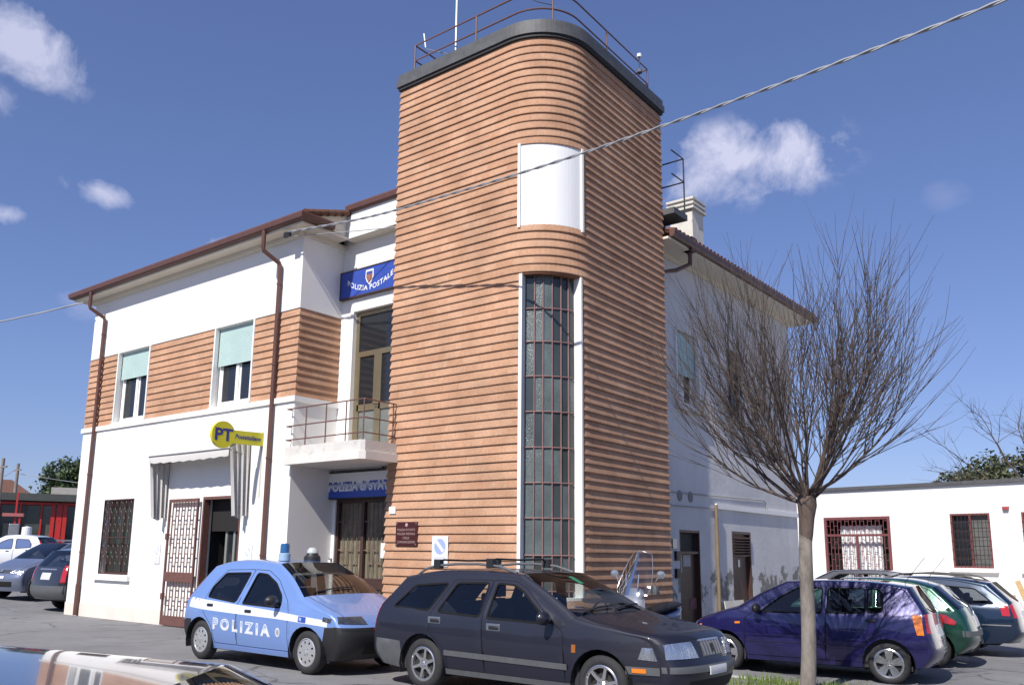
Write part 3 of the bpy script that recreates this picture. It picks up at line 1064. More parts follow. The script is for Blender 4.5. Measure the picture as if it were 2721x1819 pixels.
# ---- balcony
bx1, byf = 2.235, -0.20
bs = MB()
poly = [(0.02, byf), (bx1 - .06, byf), (bx1, byf + .06), (bx1, TB + .02), (X2 - .02, TB + .02), (X2 - .02, YB + .02), (0.02, YB + .02)]
bs.prism(poly, lambda x, y: (x, y, 3.38), lambda x, y: (x, y, 3.585))
bal = bs.build('balcony_slab', M_CONC, bld)
poly2 = [(0.02, byf - .035), (bx1 - .05, byf - .035), (bx1 + .035, byf + .05), (bx1 + .035, TB + .02), (X2 - .02, TB + .02), (X2 - .02, YB + .02), (0.02, YB + .02)]
MB().prism(poly2, lambda x, y: (x, y, 3.235), lambda x, y: (x, y, 3.379)).build('slab_soffit', mat('pale_soffit', (0.66, 0.63, 0.58), 0.9, var=0.08, vscale=3, col2=(0.42, 0.38, 0.34), c2scale=4, c2lo=.6, c2hi=.75), bal)
br_ = MB()
for z in (4.33, 3.99, 3.72):
    br_.tube([(0.0, byf + .16, z), (-.005, byf + .04, z), (0.0, byf + .035, z), (bx1 - .06, byf + .035, z), (bx1 - .04, byf + .055, z), (bx1 - .04, TB - .02, z)], 0.013, 6)
brl = br_.build('balcony_rail', M_BROWN2, bld)
for p in [(.58, byf + .035), (1.16, byf + .035), (1.72, byf + .035), (bx1 - .05, byf + .045), (bx1 - .04, TB - .1)]:
    MB().cyl((*p, 3.58), (*p, 4.33), 0.013, 6).build('post', M_BROWN2, brl)

# ---- roofs, eaves and gutters
SL = 0.30
EX0, EX1, EY0, EY1, EZ = -9.03, XW + 0.60, -0.47, 13.25, 8.16
pkx0, pkx1 = EX0 + 6.885, EX1 - 6.885
pky = (EY0 + EY1) / 2
pz = EZ + SL * 6.885
def rz(y):
    return EZ + 0.06 + SL * (y - EY0)
roof = MB()
ya = 0.80
# front slope in two runs (the middle part starts at the raised fascia)
roof.add([(EX0, EY0, EZ + .06), (0.45, EY0, EZ + .06), (0.45, pky, rz(pky)), (pkx0, pky, rz(pky))], [(0, 1, 2, 3)])
yt = TR + .12
rx_ = lambda x: EZ + .06 + SL * (EX1 - x)
yh = EY0 + (EX1 - X2)
roof.add([(0.45, ya - .05, rz(ya)), (X2 + .02, ya - .05, rz(ya)), (X2 + .02, yh, rz(yh)), (pkx1, pky, rz(pky)), (0.45, pky, rz(pky))], [(0, 1, 2, 3, 4)])
roof.add([(X2 + .02, yh, rz(yh)), (X2 + .02, yt, rx_(X2)), (EX1, yt, EZ + .06), (EX1, EY1, EZ + .06), (pkx1, pky, rz(pky))], [(0, 1, 2, 3, 4)])
roof.add([(EX0, EY1, EZ + .06), (EX0, EY0, EZ + .06), (pkx0, pky, rz(pky))], [(0, 1, 2)])
roof.add([(EX1, EY1, EZ + .06), (EX0, EY1, EZ + .06), (pkx0, pky, rz(pky)), (pkx1, pky, rz(pky))], [(0, 1, 2, 3)])
rf = roof.build('roof', M_TILE, bld)
so = MB()
so.box(EX0 + .05, 0.42, EY0 + .06, 0.2, 8.02, 8.07)
so.box(EX0 + .05, XL + .1, 0.2, YBK + .2, 8.02, 8.07)
so.box(0.0, 0.42, 0.2, 0.81, 8.02, 8.07)
so.box(XW - .2, EX1 - .06, 4.7, EY1 - .06, 8.02, 8.07)
so.box(XL, XW, YBK - .02, EY1 - .06, 8.021, 8.069)
so.box(0.36, X2 + .1, ya + .02, YB + .1, 8.03, 8.08)
so.build('soffit', M_SOFFIT, rf)
# small moulding under the eaves
MB().box(XL - .06, 0.06, yf - .10, yf, 7.93, 8.02).box(0.03, 0.10, yf - .001, YB, 7.932, 8.019).build('eaves_moulding', M_SOFFIT, rf)
mo = MB()
mo.box(XW, XW + .07, 4.7, YBK + .03, 7.93, 8.02)
mo.build('eaves_moulding', M_SOFFIT, rf)
def gutter(path, name='gutter'):
    mb = MB()
    prof = [(-0.06, 0.14), (0.06, 0.15), (0.07, 0.12), (0.055, 0.03), (0.02, 0.0), (-0.05, 0.0)]
    pts = [Vector(p) for p in path]
    n = len(pts)
    for i, p in enumerate(pts):
        d0 = (pts[i] - pts[i - 1]) if i > 0 else (pts[1] - pts[0])
        d1 = (pts[i + 1] - pts[i]) if i < n - 1 else d0
        d0 = Vector((d0.x, d0.y)).normalized()
        d1 = Vector((d1.x, d1.y)).normalized()
        n0, n1 = Vector((d0.y, -d0.x)), Vector((d1.y, -d1.x))
        nn = (n0 + n1).normalized()
        k = 1 / max(.5, nn.dot(n0))
        for (o, h) in prof:
            mb.v.append(V(p.x + nn.x * o * k, p.y + nn.y * o * k, p.z + h))
    m = len(prof)
    for i in range(n - 1):
        for j in range(m):
            mb.f.append((i * m + j, (i + 1) * m + j, (i + 1) * m + (j + 1) % m, i * m + (j + 1) % m))
    mb.f.append(tuple(range(m)))
    mb.f.append(tuple((n - 1) * m + j for j in reversed(range(m))))
    return mb.build(name, M_BROWN, rf)
gutter([(EX0, 5, 8.07), (EX0, EY0, 8.07), (0.5, EY0, 8.07), (0.5, 0.33, 8.07)])
gutter([(0.40, ya - .03, 8.60), (X2 + .2, ya - .03, 8.60)])
gutter([(EX1, 4.75, 8.07), (EX1, EY1, 8.07), (4.0, EY1, 8.07)])
# raised fascia over the recess and its cheek
MB().box(0.37, X2 + .15, ya, ya + .12, 8.04, 8.62).build('fascia', M_WHITE, rf)
ck = MB()
ck.prism([(EY0 + .25, 8.16), (ya, 8.10), (ya, rz(ya) - .02), (EY0 + .25, rz(EY0 + .25) - .02)], lambda y, z: (0.365, y, z), lambda y, z: (0.30, y, z))
ck.build('gable_cheek', M_SOFFIT, rf)
# row of roof tile noses along the verge and right-hand eave
tl = MB()
for i in range(46):
    y = 4.9 + i * 0.182
    tl.tube([(EX1 + .02, y, EZ + .06), (EX1 - .35, y, EZ + .06 + .35 * SL)], .07, 8)
tag(tl.build('eaves_tiles', M_TILE, rf), kind='stuff')
tl = MB()
for i in range(7):
    y = EY0 + .1 + i * .19
    tl.tube([(0.44, y, rz(y) + .0), (0.44, y + .2, rz(y + .2) + .012)], [.075, .06], 8)
tag(tl.build('eaves_tiles', M_TILE, rf), kind='stuff')

def downpipe(x, name='downpipe', ztop=8.09):
    mb = MB()
    mb.tube([(x, EY0 - .01, ztop), (x, EY0 - .01, 7.72), (x + .0, EY0 + .01, 7.66), (x + .09, -0.13, 7.47), (x + .10, -0.10, 7.40), (x + .10, -0.10, 0.75)], 0.045, 10)
    mb.tube([(x + .10, -0.10, 0.75), (x + .10, -0.10, 0.02)], 0.056, 10)
    o = mb.build(name, M_BROWN, bld, smooth=True)
    for z in (7.0, 5.3, 3.4, 1.5):
        MB().cyl((x + .10, -.10, z), (x + .10, -.10, z + .04), 0.054, 10).box(x + .09, x + .11, -.1, -.02, z + .005, z + .03).build('bracket', M_BROWN, o)
downpipe(-7.95)
downpipe(-0.71)
MB().tube([(EX1 - .1, 5.75, 8.1), (EX1 - .1, 5.75, 7.75), (EX1 - .25, 5.4, 7.55), (XW + .07, 4.85, 7.4), (XW + .07, 4.85, 0)], .05, 8).build('downpipe', M_BROWN, bld, smooth=True)
MB().box(EX1 - .2, EX1 + .02, 5.62, 5.86, 8.02, 8.32).build('hopper', M_BROWN, bld)
# chimney
ch = MB().box(4.15, 4.75, 8.05, 8.65, 8.6, 10.02)
cho = ch.build('chimney', mat('old_white_plaster', (0.62, 0.59, 0.53), 0.9, var=0.12, vscale=5, col2=(0.35, 0.31, 0.27), c2scale=4, c2lo=.55, c2hi=.7), rf)
for i, z in enumerate((10.10, 10.22, 10.34)):
    MB().box(4.08, 4.82, 7.98, 8.72, z - .075, z - .02).build('cap_slab', M_CONC, cho)
MB().box(4.25, 4.65, 8.15, 8.55, 10.0, 10.3).build('flue', M_BLACK, cho)

# service landing behind the tower
lm = MB()
lm.box(X3 - .9, X3 + .18, TR + .02, TR + .62, 8.55, 8.68)
ld = lm.build('service_landing', M_SLATE, bld)
lr = MB()
for z in (9.95, 9.42):
    lr.tube([(X3 - .8, TR + .58, z), (X3 + .14, TR + .58, z), (X3 + .14, TR + .03, z)], .016, 6)
for p in ((X3 + .14, TR + .58), (X3 - .5, TR + .58)):
    lr.cyl((*p, 8.6), (*p, 9.95), .016, 6)
lr.build('landing_rail', M_BLACK, ld)

# ---- right-hand wall (weathered, facing +X)
def weathered():
    m = bpy.data.materials.new('weathered_render')
    m.use_nodes = True
    N, L = m.node_tree.nodes, m.node_tree.links
    b = N['Principled BSDF']
    b.inputs['Roughness'].default_value = 0.92
    b.inputs['Specular IOR Level'].default_value = 0.2
    t = N.new('ShaderNodeTexCoord')
    sp = N.new('ShaderNodeSeparateXYZ')
    L.new(t.outputs['Object'], sp.inputs[0])
    def noise(scale, det, rough, sc=(1, 1, 1)):
        mp = N.new('ShaderNodeMapping')
        mp.inputs['Scale'].default_value = sc
        L.new(t.outputs['Object'], mp.inputs[0])
        n = N.new('ShaderNodeTexNoise')
        n.inputs['Scale'].default_value = scale
        n.inputs['Detail'].default_value = det
        n.inputs['Roughness'].default_value = rough
        L.new(mp.outputs[0], n.inputs['Vector'])
        return n.outputs['Fac']
    def rng(v, a, b_, c_, d):
        r = N.new('ShaderNodeMapRange')
        for k, q in zip(('From Min', 'From Max', 'To Min', 'To Max'), (a, b_, c_, d)):
            r.inputs[k].default_value = q
        L.new(v, r.inputs['Value'])
        return r.outputs[0]
    def mixc(f, a, b_, bl='MIX'):
        x = N.new('ShaderNodeMix')
        x.data_type = 'RGBA'
        x.blend_type = bl
        if isinstance(f, float):
            x.inputs['Factor'].default_value = f
        else:
            L.new(f, x.inputs['Factor'])
        for k, q in (('A', a), ('B', b_)):
            if isinstance(q, tuple):
                x.inputs[k].default_value = (*q, 1)
            else:
                L.new(q, x.inputs[k])
        return x.outputs['Result']
    base = mixc(rng(noise(0.8, 8, .65), .35, .7, 0, 1), (0.66, 0.64, 0.63), (0.54, 0.53, 0.525))
    streak = rng(noise(2.2, 7, .6, (1, 1, .18)), .55, .75, 0, .35)
    base = mixc(streak, base, (0.40, 0.385, 0.37))
    # peeling patch, densest between 0.4 and 1.5 m height
    hmask = N.new('ShaderNodeMath')
    hmask.operation = 'SUBTRACT'
    L.new(sp.outputs['Z'], hmask.inputs[0])
    hmask.inputs[1].default_value = 0.95
    ab = N.new('ShaderNodeMath')
    ab.operation = 'ABSOLUTE'
    L.new(hmask.outputs[0], ab.inputs[0])
    near = rng(ab.outputs[0], 0.2, 1.0, 0.13, -0.25)
    ad = N.new('ShaderNodeMath')
    ad.operation = 'ADD'
    L.new(noise(1.9, 10, .72), ad.inputs[0])
    L.new(near, ad.inputs[1])
    peel = rng(ad.outputs[0], 0.605, 0.65, 0, 1)
    base = mixc(peel, base, (0.23, 0.22, 0.195))
    fine = rng(noise(40, 4, .6), .3, .7, .9, 1.1)
    base = mixc(1.0, base, fine, 'MULTIPLY')
    L.new(base, b.inputs['Base Color'])
    bp = N.new('ShaderNodeBump')
    bp.inputs['Strength'].default_value = 0.35
    bp.inputs['Distance'].default_value = 0.02
    L.new(noise(9, 6, .6), bp.inputs['Height'])
    L.new(bp.outputs[0], b.inputs['Normal'])
    return m
M_WEATH = weathered()
w = MB()
y0w = 4.4
panel(w, (XW, y0w), (0, 1), (1, 0), YBK - y0w, -0.4, 8.05,
      [(5.89 - y0w, 6.83 - y0w, -.3, 2.15), (8.47 - y0w, 9.54 - y0w, .50, 2.19), (5.92 - y0w, 6.99 - y0w, 4.79, 6.45), (8.54 - y0w, 9.39 - y0w, 4.80, 6.52)], 0.14)
w.build('side_wall', M_WEATH, bld)
fr_ = lambda u, d, z: (XW - d, u, z)
def fbox(mb, u0, u1, d0, d1, z0, z1):
    frame_boxes(mb, fr_, [(u0, u1, z0, z1)], d0, d1)
roller_window(5.94, 6.97, 4.80, 6.44, 5.49, fr_)
# second upper window: dark, shutters down to frame
mb = MB()
frame_boxes(mb, fr_, [(8.54, 8.61, 4.8, 6.52), (9.32, 9.39, 4.8, 6.52), (8.61, 9.32, 6.44, 6.52), (8.61, 9.32, 4.8, 4.88), (8.94, 8.98, 4.88, 6.44)], .09, .14)
w2 = mb.build('window', M_DARKBR, bld)
MB().quad(fr_(8.57, .12, 4.82), fr_(9.37, .12, 4.82), fr_(9.37, .12, 6.5), fr_(8.57, .12, 6.5)).build('pane', M_DGLASS, w2)
MB().box(XW, XW + .10, 8.42, 9.58, 4.70, 4.79).build('sill', M_CONC, w2)
MB().box(XW, XW + .10, 5.83, 7.09, 4.68, 4.77).build('window_sill', M_CONC, bld)
# lower doors
mb = MB()
fbox(mb, 5.89, 6.83, .10, .14, -.3, 1.69)
d1 = mb.build('side_door', M_DARKBR, bld)
mb = MB()
fbox(mb, 5.89, 5.93, .0, .10, -.3, 2.15)
fbox(mb, 6.80, 6.83, .0, .10, -.3, 2.15)
fbox(mb, 5.93, 6.80, .0, .10, 2.10, 2.15)
fbox(mb, 5.93, 6.80, .02, .10, 1.66, 1.71)
mb.build('door_frame', M_DARKBR, d1)
mb = MB()
fbox(mb, 5.93, 6.80, .11, .13, 1.71, 2.10)
mb.build('overdoor_panel', mat('black_mesh', (.012, .012, .013), .7), d1)
for (a, b, c_, d_) in ((5.94, 6.16, 1.28, 1.66), (6.22, 6.55, 1.40, 1.64), (6.47, 6.78, .52, .75)):
    mb = MB()
    fbox(mb, a, b, .094, .099, c_, d_)
    mb.build('notice', mat('faded_paper', (.42, .40, .40), .8, var=.25, vscale=30) if c_ > 1 else mat('faded_red_print', (.17, .08, .08), .8, var=.4, vscale=30), d1)
mb = MB()
fbox(mb, 8.47, 9.54, .09, .14, .5, 2.19)
d2 = mb.build('side_door', M_DARKBR, bld)
mb = MB()
fbox(mb, 8.47, 8.53, .0, .09, .5, 2.19)
fbox(mb, 9.49, 9.54, .0, .09, .5, 2.19)
fbox(mb, 8.53, 9.49, .0, .09, 2.13, 2.19)
fbox(mb, 8.53, 9.49, .02, .09, 1.62, 1.67)
mb.build('door_frame', M_DARKBR, d2)
for i in range(7):
    z = 1.68 + i * .064
    mb = MB()
    mb.obox(fr_(8.54, .02, z), (0, .94, 0), (.055, 0, -.035), (0, 0, .008))
    mb.build('slat', M_DARKBR, d2)
mb = MB()
fbox(mb, 8.95, 9.05, .08, .089, 1.38, 1.55)
mb.build('notice', M_SWHITE, d2)
MB().box(XW - .01, XW + .5, 8.27, 9.77, -.3, .42).build('door_step', M_CONC, bld)
MB().box(XW, XW + .05, 7.63, 12.67, 2.66, 2.77).build('wall_ledge', M_TRIM, bld)
MB().cyl((XW + .06, 7.57, -.2), (XW + .06, 7.57, 2.74), .036, 10).build('drain_pipe', mat('ochre_pipe', (.20, .145, .09), .8, var=.2), bld)
MB().tube([(XW + .02, 4.7, 2.89), (XW + .02, 10.37, 2.99), (XW + .02, 10.53, 2.93), (XW + .02, 10.55, 2.77)], .012, 6).build('cable_conduit', mat('grey_conduit', (.30, .30, .31), .7), bld)
MB().tube([(XW + .02, 4.7, 2.62), (XW + .02, 7.57, 2.66)], .012, 6).build('cable_conduit', MATS['grey_conduit'], bld)
for yy in (5.95, 6.44):
    MB().lathe([(0, .012), (.11, .012), (.12, 0)], 16, (XW, yy, 2.85), 'x').build('vent_cover', mat('stained_vent', (.20, .20, .20), .8, var=.2), bld)
for (a, z) in ((5.64, 1.52), (5.64, 1.17)):
    MB().box(XW, XW + .06, a, a + .14, z, z + .19).build('meter_box', M_BLACK, bld, bevel=.008)
MB().box(XW, XW + .035, 5.54, 5.72, 1.76, 1.96).build('wall_plate', M_GREYM, bld)

# ------------------------------------------------------------------ cars
def pip(p, poly):
    x, y = p
    c = False
    j = len(poly) - 1
    for i in range(len(poly)):
        xi, yi = poly[i]
        xj, yj = poly[j]
        if (yi > y) != (yj > y) and x < (xj - xi) * (y - yi) / (yj - yi) + xi:
            c = not c
        j = i
    return c

def round_poly(poly, r=0.05, n=4):
    out = []
    m = len(poly)
    for i in range(m):
        a, b, c = Vector(poly[i - 1]), Vector(poly[i]), Vector(poly[(i + 1) % m])
        d0, d1 = (a - b), (c - b)
        k = min(r, d0.length * .45, d1.length * .45)
        p0, p1 = b + d0.normalized() * k, b + d1.normalized() * k
        for q in range(n + 1):
            t = q / n
            out.append(tuple((1 - t) ** 2 * p0 + 2 * t * (1 - t) * b + t * t * p1))
    return out

def cdt(outline, loops, grid=0.07, lines=()):
    """constrained triangulation of a 2d outline; returns verts, tris inside the outline"""
    vs, es = [], []
    def loop(pts, closed=True):
        o = len(vs)
        vs.extend([Vector(p[:2]) for p in pts])
        n = len(pts)
        for i in range(n if closed else n - 1):
            es.append((o + i, o + (i + 1) % n))
    loop(outline)
    for l in loops:
        loop(l)
    for l in lines:
        loop(l, False)
    xs_ = [p[0] for p in outline]
    zs_ = [p[1] for p in outline]
    if grid:
        x = min(xs_) + grid * .53
        k = 0
        while x < max(xs_):
            z = min(zs_) + grid * (.3 if k % 2 else .77)
            while z < max(zs_):
                if pip((x, z), outline):
                    vs.append(Vector((x, z)))
                z += grid
            x += grid
            k += 1
    r = delaunay_2d_cdt(vs, es, [], 0, 1e-5)
    V2, T = r[0], r[2]
    tris = []
    for t in T:
        c = (V2[t[0]] + V2[t[1]] + V2[t[2]]) / 3
        if pip(c, outline):
            tris.append((t, c))
    return V2, tris

WHEELS = {}
def wheel_meshes(style, r, wd, rimr):
    key = (style, r, wd, rimr)
    if key in WHEELS:
        return WHEELS[key]
    h = wd / 2
    ty = MB().lathe([(rimr - .005, -h + .01), (rimr + .015, -h), (r - .055, -h - .004), (r - .012, -h + .018), (r, -h + .045), (r, h - .045), (r - .012, h - .018), (r - .055, h + .004), (rimr + .015, h), (rimr - .005, h - .01)], 36, axis='y').mesh('tyre', M_RUBBER, True, 50)
    rim = MB().lathe([(rimr, h - .008), (rimr - .012, h - .002), (rimr - .02, h - .02), (rimr - .035, -.02), (rimr - .04, -h + .02)], 36, axis='y')
    R1 = rimr - .012
    circ = [(R1 * math.cos(a), R1 * math.sin(a)) for a in [2 * PI * k / 48 for k in range(48)]]
    holes = []
    if style == 'hubcap':
        for k in range(9):
            a = 2 * PI * k / 9 + .2
            rc = R1 * .74
            lx, ly = (R1 * .125, R1 * .085)
            holes.append([(rc * math.cos(a) + lx * math.cos(q) * math.cos(a) - ly * math.sin(q) * math.sin(a), rc * math.sin(a) + lx * math.cos(q) * math.sin(a) + ly * math.sin(q) * math.cos(a)) for q in [2 * PI * j / 10 for j in range(10)]])
        for k in range(4):
            a = 2 * PI * k / 4 + .4
            rc = R1 * .27
            holes.append([(rc * math.cos(a) + R1 * .05 * math.cos(q), rc * math.sin(a) + R1 * .05 * math.sin(q)) for q in [2 * PI * j / 8 for j in range(8)]])
    else:
        n, w_in, w_out, r0 = {'six': (6, .10, .085, .34), 'five': (5, .20, .30, .36), 'seven': (7, .10, .09, .36)}[style]
        for k in range(n):
            a0, a1 = 2 * PI * k / n + .3, 2 * PI * (k + 1) / n + .3
            ri, ro = R1 * r0, R1 * .90
            oi, oo = math.asin(min(.9, w_in * R1 / ri)), math.asin(w_out * R1 / ro)
            poly = []
            if a1 - a0 - 2 * oi > .05:
                poly += [(ri * math.cos(a), ri * math.sin(a)) for a in [a0 + oi + (a1 - a0 - 2 * oi) * j / 3 for j in range(4)]]
            else:
                am = (a0 + a1) / 2
                poly += [(ri * math.cos(am), ri * math.sin(am))]
            poly += [(ro * math.cos(a), ro * math.sin(a)) for a in [a1 - oo - (a1 - a0 - 2 * oo) * j / 6 for j in range(7)]]
            holes.append(poly)
        for k in range(n if style != 'six' else 5):
            a = 2 * PI * (k + .5) / 5 + .3
            rc = R1 * .20
            holes.append([(rc * math.cos(a) + R1 * .04 * math.cos(q), rc * math.sin(a) + R1 * .04 * math.sin(q)) for q in [2 * PI * j / 6 for j in range(6)]])
    V2, T = cdt(circ, holes, R1 * .14)
    dome = .012 if style == 'hubcap' else -.012
    def yy(p):
        q = (p[0] ** 2 + p[1] ** 2) / (R1 * R1)
        return h - .012 + dome * (1 - q) + (.012 if q < .03 else 0)
    o = len(rim.v)
    for p in V2:
        rim.v.append(V(p.x, yy(p), p.y))
    for t, c in T:
        if not any(pip(c, hh) for hh in holes):
            rim.f.append(tuple(o + i for i in t))
    for hh in holes:
        for i in range(len(hh)):
            a, b = hh[i], hh[(i + 1) % len(hh)]
            d = .012 if style == 'hubcap' else .03
            rim.quad((a[0], yy(a), a[1]), (b[0], yy(b), b[1]), (b[0], yy(b) - d, b[1]), (a[0], yy(a) - d, a[1]))
    rm = rim.mesh('rim', M_HUBCAP if style == 'hubcap' else M_CHROME, True, 30)
    bk = MB().lathe([(0, h - .06), (R1 * .62, h - .06), (R1 * .62, h - .075)], 24, axis='y').lathe([(0, h - .09), (R1, h - .09)], 24, axis='y').mesh('brake_disc', mat('brake_dark', (.03, .028, .027), .6, metal=.3), True)
    WHEELS[key] = (ty, rm, bk)
    return WHEELS[key]

def paint(name, col, metal=0.35, rough=0.34, dirt=0.06, coat=1.0):
    return mat('paint_' + name, col, rough, metal=metal, coat=coat, var=dirt, vscale=1.6)

US = [0, .22, .42, .58, .70, .79, .86, .91, .945, .968, .984, .994, 1.0]
US = [-u for u in reversed(US[1:])] + US

class Car:
    def __init__(s, spec, loc, heading, label, cat='car', group=None, name='parked_car'):
        s.sp = spec
        s.root = empty(name, loc, heading, label, cat, group)
        s.prep()
        s.build()

    def prep(s):
        pr = s.sp['prof']
        n = len(pr)
        K = 5
        P = [(Vector((p[1], p[2])), Vector((p[3], p[4])), p[5]) for p in pr]
        def herm(i, idx, t):
            p0, p1 = P[i][idx], P[i + 1][idx]
            d = p1 - p0
            def tang(j):
                if j == 0 or j == n - 1 or pr[j][0].isupper():
                    return None
                a, b = P[j][idx] - P[j - 1][idx], P[j + 1][idx] - P[j][idx]
                la, lb = a.length, b.length
                if la < 1e-6 or lb < 1e-6:
                    return None
                return (a / la * lb + b / lb * la) / (la + lb)
            m0, m1 = tang(i), tang(i + 1)
            m0 = d if m0 is None else m0 * d.length
            m1 = d if m1 is None else m1 * d.length
            return (2 * t ** 3 - 3 * t * t + 1) * p0 + (t ** 3 - 2 * t * t + t) * m0 + (-2 * t ** 3 + 3 * t * t) * p1 + (t ** 3 - t * t) * m1
        s.fine = []
        for i in range(n - 1):
            for k in range(K):
                t = k / K
                s.fine.append((pr[i][0].lower(), herm(i, 0, t), herm(i, 1, t), P[i][2] + (P[i + 1][2] - P[i][2]) * t))
        s.fine.append((pr[-1][0].lower(), P[-1][0], P[-1][1], P[-1][2]))
        s.K = K

    def W(s, x, z):
        sp = s.sp
        hw, zb, zs = sp['hw'], sp['zbelt'], sp['sill']
        zm = sp.get('zmax', .58)
        if z < zm:
            w_ = hw - sp.get('tuck', .06) * ((zm - z) / (zm - zs)) ** 2
        else:
            w_ = hw - .035 * (min(z, zb) - zm) ** 2 / (zb - zm) ** 2
            if z > zb - .03:
                q = z - (zb - .03)
                w_ -= sp.get('tumble', .33) * q * (1 if q > .05 else q / .05)
        xf, af, xr, ar = sp['taper']
        F, Rr = sp['prof'][2][1], sp['prof'][-2][1]
        if x > xf:
            w_ -= af * ((x - xf) / (F - xf)) ** 2.2
        if x < xr:
            w_ -= ar * ((xr - x) / (xr - Rr)) ** 2.2
        return w_

    def surf(s, fi, u):
        fi = max(0, min(len(s.fine) - 1.0001, fi))
        i = int(fi)
        t = fi - i
        a, b = s.fine[i], s.fine[i + 1]
        E = a[1].lerp(b[1], t)
        C = a[2].lerp(b[2], t)
        n = a[3] + (b[3] - a[3]) * t
        F = max(0.0, 1 - abs(u) ** n) ** (1 / n)
        return V(E.x + (C.x - E.x) * F, s.W(E.x, E.y) * u, E.y + (C.y - E.y) * F)

    def patch(s, name, c4, off, material, parent=None, nu=6, nv=6, thick=0.012, mirror=False):
        """raised patch on the top/front/rear skin; c4 = four (s,u) corners in control point index units"""
        for sg in ((1, -1) if mirror else (1,)):
            mb = MB()
            def fn(a, b, o):
                (s0, u0), (s1, u1), (s2, u2), (s3, u3) = c4
                ss = (s0 * (1 - a) + s1 * a) * (1 - b) + (s3 * (1 - a) + s2 * a) * b
                uu = (u0 * (1 - a) + u1 * a) * (1 - b) + (u3 * (1 - a) + u2 * a) * b
                uu *= sg
                fi = ss * s.K
                p = s.surf(fi, uu)
                du = s.surf(fi, min(uu + .01, .999)) - s.surf(fi, max(uu - .01, -.999))
                ds = s.surf(fi + .1, uu) - s.surf(fi - .1, uu)
                nn = ds.cross(du)
                nn = nn.normalized() if nn.length > 1e-9 else V(0, 0, 1)
                cen = V(0, 0, .6)
                if nn.dot(p - cen) < 0:
                    nn = -nn
                return p + nn * o
            mb.grid(lambda a, b: fn(a, b, off), nu, nv)
            # rim
            ring = [(i / nu, 0) for i in range(nu)] + [(1, j / nv) for j in range(nv)] + [(1 - i / nu, 1) for i in range(nu)] + [(0, 1 - j / nv) for j in range(nv)]
            for i in range(len(ring)):
                a, b = ring[i], ring[(i + 1) % len(ring)]
                mb.quad(fn(*a, off), fn(*b, off), fn(*b, off - thick), fn(*a, off - thick))
            o = mb.build(name, material, parent or s.root, smooth=True, angle=40)
        return o

    def side_pt(s, x, z, sg, off=0.0):
        return V(x, sg * (s.W(x, z) + off), z)

    def side_strip(s, mb, pts, wd, off, sg, closed=False, thick=0.0):
        pts = [Vector(p) for p in pts]
        n = len(pts)
        row = []
        for i in range(n):
            a = pts[i - 1] if (i > 0 or closed) else pts[i]
            b = pts[(i + 1) % n] if (i < n - 1 or closed) else pts[i]
            d = (b - a).normalized()
            nn = Vector((-d.y, d.x)) * wd / 2
            p, q = pts[i] + nn, pts[i] - nn
            row.append((s.side_pt(p.x, p.y, sg, off), s.side_pt(q.x, q.y, sg, off), s.side_pt(p.x, p.y, sg, off - thick), s.side_pt(q.x, q.y, sg, off - thick)))
        for i in range(n if closed else n - 1):
            a, b = row[i], row[(i + 1) % n]
            mb.quad(a[0], b[0], b[1], a[1])
            if thick:
                mb.quad(a[2], b[2], b[0], a[0])
                mb.quad(a[1], b[1], b[3], a[3])
        return mb

    def densify(s, pts, step=.08, closed=False):
        out = []
        n = len(pts)
        for i in range(n if closed else n - 1):
            a, b = Vector(pts[i]), Vector(pts[(i + 1) % n])
            k = max(1, int((b - a).length / step))
            for j in range(k):
                out.append(tuple(a.lerp(b, j / k)))
        if not closed:
            out.append(tuple(pts[-1]))
        return out

    def side_poly(s, name, poly, off, material, parent=None, thick=.012, sides=(1, -1), grid=.05):
        o = None
        for sg in sides:
            mb = MB()
            poly_ = s.densify(poly, .05, True)
            V2, T = cdt(poly_, [], grid)
            base = len(mb.v)
            for p in V2:
                mb.v.append(s.side_pt(p.x, p.y, sg, off))
            for t, c in T:
                mb.f.append(tuple(base + i for i in t))
            for i in range(len(poly_)):
                a, b = poly_[i], poly_[(i + 1) % len(poly_)]
                mb.quad(s.side_pt(*a, sg, off), s.side_pt(*b, sg, off), s.side_pt(*b, sg, off - thick), s.side_pt(*a, sg, off - thick))
            o = mb.build(name, material, parent or s.root, smooth=True, angle=40)
        return o

    def build(s):
        sp, root = s.sp, s.root
        body_m = sp['paint']
        glass = sp.get('glass', M_AGLASS)
        mats = {'body': body_m, 'black': M_BLACK}
        # ---- skins swept across the car
        groups = {}
        nF = len(s.fine)
        rows = []
        for i in range(nF):
            rows.append([s.surf(i, u) for u in US])
        names = {'fb': 'front_bumper', 'gr': 'nose_panel', 'hood': 'bonnet', 'ws': 'windscreen', 'roof': 'roof', 'rw': 'rear_window', 'tg': 'tailgate', 'rb': 'rear_bumper', 'deck': 'boot_lid'}
        black = sp.get('black_skins', ())
        for i in range(nF - 1):
            lab = s.fine[i][0]
            for j in range(len(US) - 1):
                um = abs((US[j] + US[j + 1]) / 2)
                nm, mt = names[lab], body_m
                if lab in ('ws', 'rw'):
                    if um < sp.get('ug', .955):
                        mt = glass
                    else:
                        nm = 'pillar'
                if lab in black:
                    mt = M_BLACK
                key = (nm, mt.name) if nm != 'pillar' else (nm, mt.name, lab, US[j] > 0)
                mb, idx = groups.setdefault(key, (MB(), {}))
                q = []
                for (a, b) in ((i, j), (i, j + 1), (i + 1, j + 1), (i + 1, j)):
                    if (a, b) not in idx:
                        idx[(a, b)] = len(mb.v)
                        mb.v.append(rows[a][b])
                    q.append(idx[(a, b)])
                mb.f.append(tuple(q))
        s.parts = {}
        for ky, (mb, idx) in groups.items():
            nm, mtn = ky[:2]
            s.parts[nm] = mb.build(nm, bpy.data.materials[mtn], root, smooth=True, angle=60)
